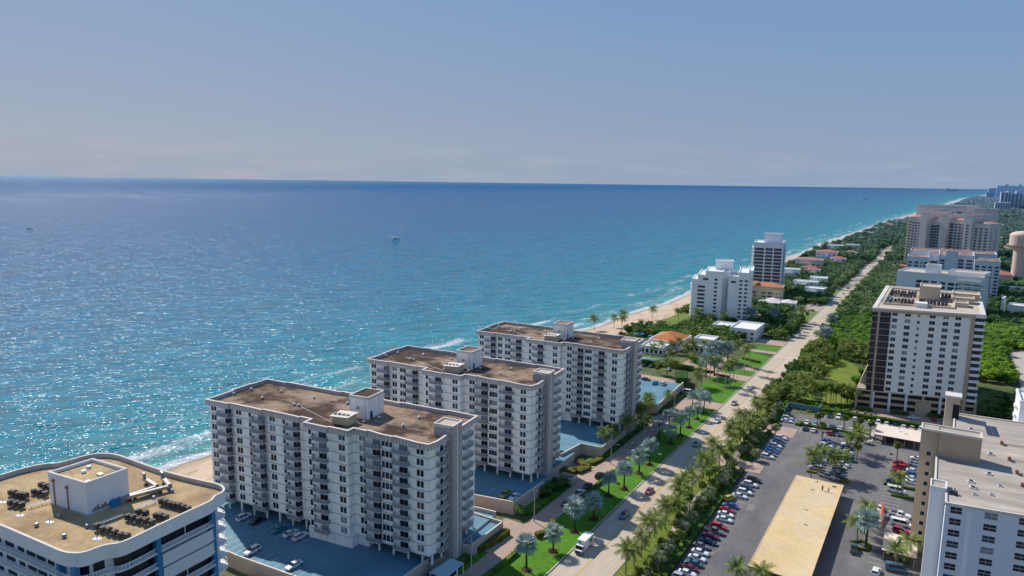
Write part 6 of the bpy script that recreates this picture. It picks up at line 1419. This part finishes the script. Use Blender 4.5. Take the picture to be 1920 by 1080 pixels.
# north-east white block, grey-white complex, tan complex
block('long_white_block','long low white block with strip windows right behind the tan tower','apartment block',
    [(0,57,0,30,32.5),(18,27,6,16,38.5),(33,57,10,30,34.5)], LIGHTW, ROOF_CREAM, [(0,'s',[.28,.36,.46,.56],3.9,2.3,'wide',GLASS,1.4,1.8),(0,'s',[.66,.75],4.2,2.3,'wide',GLASS,1.4,1.8),(0,'s',[.85,.955],5.0,2.3,'wide',GLASS,1.4,1.8)],
    loc=(-29,628,0), rz=radians(-12), fh=3.4, ledge=[(0,'s',.74,1.0,1.3,2,WHITE),(0,'e',.0,.5,1.5,2,WHITE)])
v = block('turreted_complex','grey-white apartment complex with small brown turret roofs','apartment block',
    [(0,17,0,30,35),(17,25,12,40,37),(25,38,2,60,38),(38,52,12,60,37.5),(52,71,-2,30,35),(0,71,60,95,36),(30,38,0,8,42)], GREYW, BRN_T,
    [(0,'s',[.15,.45,.88],2.9,1.9,'wide',GLASS,2,1),(0,'s',[.68],1.0,1.8,'one',GLASS,2,1),(1,'s',[.5],5.5,2.2,'wide',GLASS,2,3),(2,'s',[.2,.8],3.4,1.9,'wide',GLASS,2,2),(3,'s',[.3,.75],4.2,2.0,'wide',GLASS,2,2),(4,'s',[.12,.38,.62,.88],2.9,1.8,'wide',GLASS,2,1),(4,'e',[.15,.5,.85],2.9,1.8,'wide',GLASS,2,1),(5,'s',U(9,.05,.95),2.6,1.5,'wide',GLASS,24,2)],
    loc=(-27,735,0), fh=3.05)
for (x,y,s_,z) in [(2,2,8,35.6),(19,14,7,38),(30.5,.5,8,42.6),(40,16,9,38.4),(54,0,9,35.8),(66,2,6,35.8),(8,66,9,37),(24,64,9,38),(44,66,10,38),(62,66,9,37)]: hip(v,x,x+s_*.8,y,y+s_*.8,z,2.2,BRN_T,name='turret_roof')
v = block('tan_condo_complex','huge beige condominium complex with terracotta trim, tallest on the coast','apartment block',
    [(0,6,4,30,60),(6,16,2,34,62),(16,24,0,60,68),(24,36,10,60,60),(36,44,6,60,66),(44,62,14,60,60),(62,71,6,60,66),(71,88,10,40,57),(-62,2,150,210,73),(-18,0,60,110,69),(12,26,150,190,70)],
    PINKISH, BRN_T, [(0,'s',[.5],4.4,2.3,'wide',GLASS_B,3,2),(1,'s',[.15,.5,.85],2.2,2.2,'wide',GLASS,3,5),(3,'s',[.2,.5,.8],3.4,2.5,'wide',GLASS,3,4),(5,'s',[.12,.88],4.4,2.5,'wide',GLASS,3,3),(5,'s',[.38,.62],3.0,2.2,'wide',GLASS_B,3,3),(6,'s',[.5],2.4,1.8,'one',GLASS,3,10),(7,'s',[.2,.5,.82],2.6,2,'wide',GLASS,3,3),(7,'e',[.2,.6],2.6,2,'wide',GLASS,3,3),(8,'s',[.12,.3,.5,.7,.88],6,2.2,'wide',GLASS,50,4)],
    loc=(-41,990,0), rz=radians(-24), fh=3.4, ledge=[(0,'w',0,1,1.4,3,PALEY),(0,'s',0,1,.9,3,PALEY)])
for (x0,x1,y0,y1,z) in [(0,16,2,30,62.5),(25,35,11,30,60.5),(45,61,15,40,60.5),(72,87,11,40,57.5)]: hip(v,x0,x1,y0,y1,z,2.2,ORANGE_T)
# water tower
t = thing('water_tower','pale pink water tower with a broad round tank at the right edge','water tower',(70,905,0))
b = MB()
prof = [(7.2,0),(6.4,3),(6.0,20),(6.0,33),(7.2,36),(10.4,38.8),(10.6,39.5)]
def lathe(b, prof, n, m):
    for (r0,z0),(r1,z1) in zip(prof, prof[1:]):
        for k in range(n):
            a0, a1 = 2*pi*k/n, 2*pi*(k+1)/n
            b.face([(r0*cos(a0),r0*sin(a0),z0),(r0*cos(a1),r0*sin(a1),z0),(r1*cos(a1),r1*sin(a1),z1),(r1*cos(a0),r1*sin(a0),z1)], m)
lathe(b, prof, 24, PEACH); b.build('shaft', t, smooth=True)
b = MB(); lathe(b, [(10.6,39.5),(10.7,50),(9.8,51.8),(6,53.6),(0.01,54.6)], 28, PEACH); b.build('tank', t, smooth=True); BLD.append((60,80,895,915))
v = block('terracotta_hall','low pink hall with red tiled roof at the foot of the water tower','building',[(0,20,0,30,10)],PEACH,RED_T,[(0,'s',[.3,.7],1.6,1.8,'one',GLASS,4,3)],loc=(44,868,0)); hip(v,0,20,0,30,10,3.5,RED_T)
v = block('low_beige_hall','low beige hall with pale roof below the water tower','building',[(0,30,0,14,5)],PINKISH,W_cap,[],loc=(45,800,0)); hip(v,0,30,0,14,5,2,PINKISH)
v = block('red_roof_lodge','small lodge with a flat red roof in the trees beyond the white block','house',[(0,18,0,16,5)],PINKISH,RED_T,[],loc=(-48,935,0)); hip(v,0,18,0,16,5,2.6,RED_T)
block('white_studio','small bright white cubic building with a tall fin wall right of the tan tower','building',[(4,16,0,14,9),(0,1.2,-4,10,14)],WHITE,WHITE,[],loc=(43,655,0),rz=radians(-10))
b = MB(); b.box(0,22,0,10,0,4,LIGHTW,top=W_cap); tag(b.build('flat_house',None,(24,560,0)),'low pale flat building in the trees right of the tan tower','house')
# houses between road and beach
HS = [(-146,788,18,14,9,'w','f','white villa with arched windows above the orange roof block'),(-133,838,12,12,7,'p','r','small red-roofed house behind the arched white villa'),(-124,818,12,10,7,'w','r','small house with bright red roof patch by the arched villa'),(-150,890,30,26,10,'b','b','large brown-roofed beach house'),(-142,990,26,20,12,'w','r','large red-roofed mansion on the beach'),(-146,1120,22,18,11,'g','f','blue-grey modern cubic house on the beach, near one'),
      (-124,1150,18,16,11,'g','f','blue-grey modern cubic house on the beach, far one'),(-144,1380,22,16,8,'w','f','flat white beach house among dark trees'),(-140,1500,24,18,9,'p','b','brown-roofed beach house beyond the flat white one'),(-136,1700,26,20,9,'w','f','white beach house near the surf bend'),(-125,1850,26,18,9,'p','r','red-roofed beach house near the surf bend'),(-112,2010,26,20,10,'w','f','white beach house with grey roof far along the shore'),
      (-120,2150,30,24,10,'w','r','red and white beach mansion far along the shore'),(-98,2300,40,30,11,'w','f','long white beach house farthest before the wide beach'),(-122,720,22,12,6,'w','f','white flat-roofed house beside the slim tower'),(-104,676,16,14,6,'w','f','small white and blue house by the road trees'),(-112,755,16,14,6,'w','f','white house with pergola by the road trees'),(-120,960,18,14,7,'w','r','red-roofed house in the coast trees'),(-116,1060,18,14,7,'p','b','brown-roofed house in the coast trees')]
for (x,y,W,Dp,h,wc,rc,lab) in HS:
    wm_ = dict(w=LIGHTW,p=PEACH,b=PINKISH,g=GREYW)[wc]
    v = block('beach_house',lab,'house',[(0,W,0,Dp,h),(W*.15,W*.6,-4,0,h*.6)],wm_,WHITE if rc=='f' else PINKISH,[(0,'s',U(max(2,W//6),.15,.85),2.2,1.6,'wide',GLASS,1.2,.6)],loc=(x,y,0),rz=rnd.uniform(-.1,.15),group='houses between road and beach',fh=3.4)
    if rc != 'f': hip(v,0,W,0,Dp,h+.1,3.2,RED_T if rc == 'r' else BRN_T)
# scattered inland houses
cnt = 0; tr_ = 0
while cnt < 70 and tr_ < 4000:
    tr_ += 1
    y = rnd.uniform(1050,3600); x = rnd.uniform(60,90+y*.13)
    if not free(x,y,14): continue
    W, Dp, h = rnd.uniform(14,30), rnd.uniform(12,22), rnd.uniform(5,9)
    q = rnd.random(); wm_ = LIGHTW if q < .6 else PEACH if q < .8 else PINKISH
    o = thing('inland_house','small pale house among the inland trees','house',(x,y,0),rnd.uniform(-.3,.3),'inland houses among the trees')
    b = MB(); b.box(0,W,0,Dp,0,h,wm_,top=WHITE); b.build('wall',o)
    if rnd.random() < .62: hip(o,0,W,0,Dp,h+.05,3,RED_T if rnd.random() < .5 else W_cap)
    BLD.append((x-3,x+W+3,y-3,y+Dp+3)); cnt += 1
# far coast towers
def farblock(x,y,W,Dp,h,m,lab,bands=6,bm=None,extra=()):
    root = thing('distant_tower',lab,'tower',(x,y,0)); b = MB(); b.box(0,W,0,Dp,0,h,m)
    for (x0,x1,z1) in extra: b.box(x0,x1,2,Dp-2,h,z1,m)
    b.build('wall',root); n = bands; 
    for i in range(n): b = MB(); w_ = W/n; b.box(i*w_+w_*.2,i*w_+w_*.75,-.6,.0,4,h-4,bm or GLASS_B); b.build('window_band',root)
    BLD.append((x,x+W,y,y+Dp))
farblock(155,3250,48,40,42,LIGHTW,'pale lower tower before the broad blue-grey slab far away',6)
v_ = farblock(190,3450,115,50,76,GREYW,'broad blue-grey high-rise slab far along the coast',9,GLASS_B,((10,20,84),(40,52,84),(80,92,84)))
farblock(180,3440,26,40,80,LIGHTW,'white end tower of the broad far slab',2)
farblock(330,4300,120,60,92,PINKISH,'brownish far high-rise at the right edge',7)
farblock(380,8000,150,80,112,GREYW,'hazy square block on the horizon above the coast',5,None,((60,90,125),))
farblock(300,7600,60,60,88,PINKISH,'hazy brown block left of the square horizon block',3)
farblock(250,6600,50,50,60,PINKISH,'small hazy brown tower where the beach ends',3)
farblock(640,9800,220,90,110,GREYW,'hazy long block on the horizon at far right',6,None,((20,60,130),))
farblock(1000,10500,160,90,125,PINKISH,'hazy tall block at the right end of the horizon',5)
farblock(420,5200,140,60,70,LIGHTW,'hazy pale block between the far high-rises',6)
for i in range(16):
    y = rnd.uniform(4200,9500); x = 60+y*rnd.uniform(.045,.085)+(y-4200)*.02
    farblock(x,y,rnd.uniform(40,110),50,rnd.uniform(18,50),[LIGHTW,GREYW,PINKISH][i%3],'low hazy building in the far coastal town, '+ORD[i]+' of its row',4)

# woods
def zone(n, fn, sp):
    """jittered grid scatter with rejection"""
    out = []
    (x0,x1,y0,y1) = n; y = y0
    while y < y1:
        x = x0
        while x < x1:
            px, py = x+rnd.uniform(-.45,.45)*sp, y+rnd.uniform(-.45,.45)*sp
            z = fn(px, py)
            if z is not None: out.append((px,py,z))
            x += sp
        y += sp
    return out
BLD += [(-26,20,336,424),(-64,-26,320,455),(40,60,60,520),(-152,-104,360,420),(-118,-79,312,360),(-119,-98,360,398),(-103,-79,380,446),(-100,-79,446,464),(60,400,428,446),(-30,-1,455,470)]
def coastfar(x,y,d): return x > coast_x(y)+d
GAR = [(-30,-24,420,455)]
w1 = zone((-190,-82,428,1000,), lambda x,y: 3.4 if coastfar(x,y,44*min(1,bw(y))) and free(x,y,2.0) and not (x < -148 and 452 < y < 520) and not (-96 < x and 545 < y < 622) and not(x>-93 and 690<y<730) else None, 6.2)
w1b = zone((-185,-104,404,480), lambda x,y: 2.6 if coastfar(x,y,27) and free(x,y,1.5) and y > 424-(x+150)*.1 and not (x < -150 and y > 455) else None, 4.4)
gn_scatter('coast_trees', w1+w1b, [cD,cM,cD2,cC,cM,cS], .8, 1.35)
dn = zone((-200,-150,330,1100), lambda x,y: .7+R.random()*.6 if coast_x(y)+34*bw(y) < x < coast_x(y)+49*bw(y) and not (455<y<520) else None, 3.2)
gn_scatter('dune_scrub', dn, [cM,cB,cD], .35, .6)
w2 = zone((-62,-25,455,1000), lambda x,y: (3.0 if y < 570 else 4.2) if free(x,y,3) else None, 4.6)
gn_scatter('mangrove_by_road', [p for p in w2 if p[1] < 572], [cB,cM,cB], .75, 1.15)
gn_scatter('roadside_wood', [p for p in w2 if p[1] >= 572], [cD,cM,cD2,cC], 1.0, 1.7)
w3 = zone((20,150,392,620), lambda x,y: 3.0+1.5*sin(x*.07)*sin(y*.05) if free(x,y,3) and not (y<425 and x<60) else None, 5.2)
gn_scatter('bright_mangrove', w3, [cB,cM,cB,cB], .9, 1.5)
w4 = zone((-25,190,600,1050), lambda x,y: 4 if free(x,y,4) else None, 8.5)
gn_scatter('inland_wood', w4, [cD,cM,cD2,cM], 1.3, 2.2)
w5 = zone((-160,520,1000,2600), lambda x,y: 5 if coastfar(x,y,48*bw(y)) and free(x,y,2) and x < 120+y*.16 else None, 15.0)
gn_scatter('far_wood', w5, [cD,cM,cD2], 2.0, 3.6)
w6 = zone((-60,1300,2600,7500), lambda x,y: 7 if coastfar(x,y,50*bw(y)+8) and free(x,y,2) and x < 160+y*.18 else None, 34.0)
gn_scatter('distant_wood', w6, [cD,cM], 4.5, 7.0)
w7 = zone((64,140,330,428), lambda x,y: 3.2 if free(x,y,2) else None, 6)
gn_scatter('yard_trees', w7, [cD,cM,cC], .9, 1.5)
# street trees along the far road, one by one
i = 0
for side, xs in ((-1,-81.5),(1,-61.5)):
    y = 470
    while y < 900:
        if free(xs,y,0) or side < 0:
            if not (side < 0 and (545 < y < 625 or 690 < y < 730)): plant([mid,dark,coco,sabal][i%4], xs+R.uniform(-2.2,1.0)*(1 if side<0 else -1), y, 'street tree lining the '+('seaward' if side < 0 else 'inland')+' side of the far road', 'street trees on the '+('seaward' if side < 0 else 'inland')+' side of the road', R.uniform(.9,1.4)); i += 1
        y += R.uniform(8,13)
sheet('yard_lawn', [[(60,372),(130,378),(130,400),(60,396)]], .02, GRASS_Y)
# undergrowth and shrubs below the garden trees
ug = zone((-63,-27,322,455), lambda x,y: 0.1 if not (-50 < x < -30 and 342 < y < 432) and not (-64 < x < -47 and y < 336 and False) else None, 2.6)
gn_scatter('garden_shrubs', ug, [cM,cS,cB], .28, .5)
ug = zone((-63.6,-53.6,150,318), lambda x,y: 0.3 if (-57.2 < x < -54.2) and not (239 < y < 252 or 284 < y < 298) else None, 2.0)
gn_scatter('hedge_foot_shrubs', ug, [cM,cS,cB], .2, .34)
ug = zone((-104,-98.2,262,320), lambda x,y: 0.2, 2.2) + zone((-111,-98.4,124,139), lambda x,y: .2 if x > -102 else None, 2.2) + zone((-103.5,-99,184,197), lambda x,y: .2, 2.2)
gn_scatter('foundation_shrubs', ug, [cM,cS,cD], .24, .42)
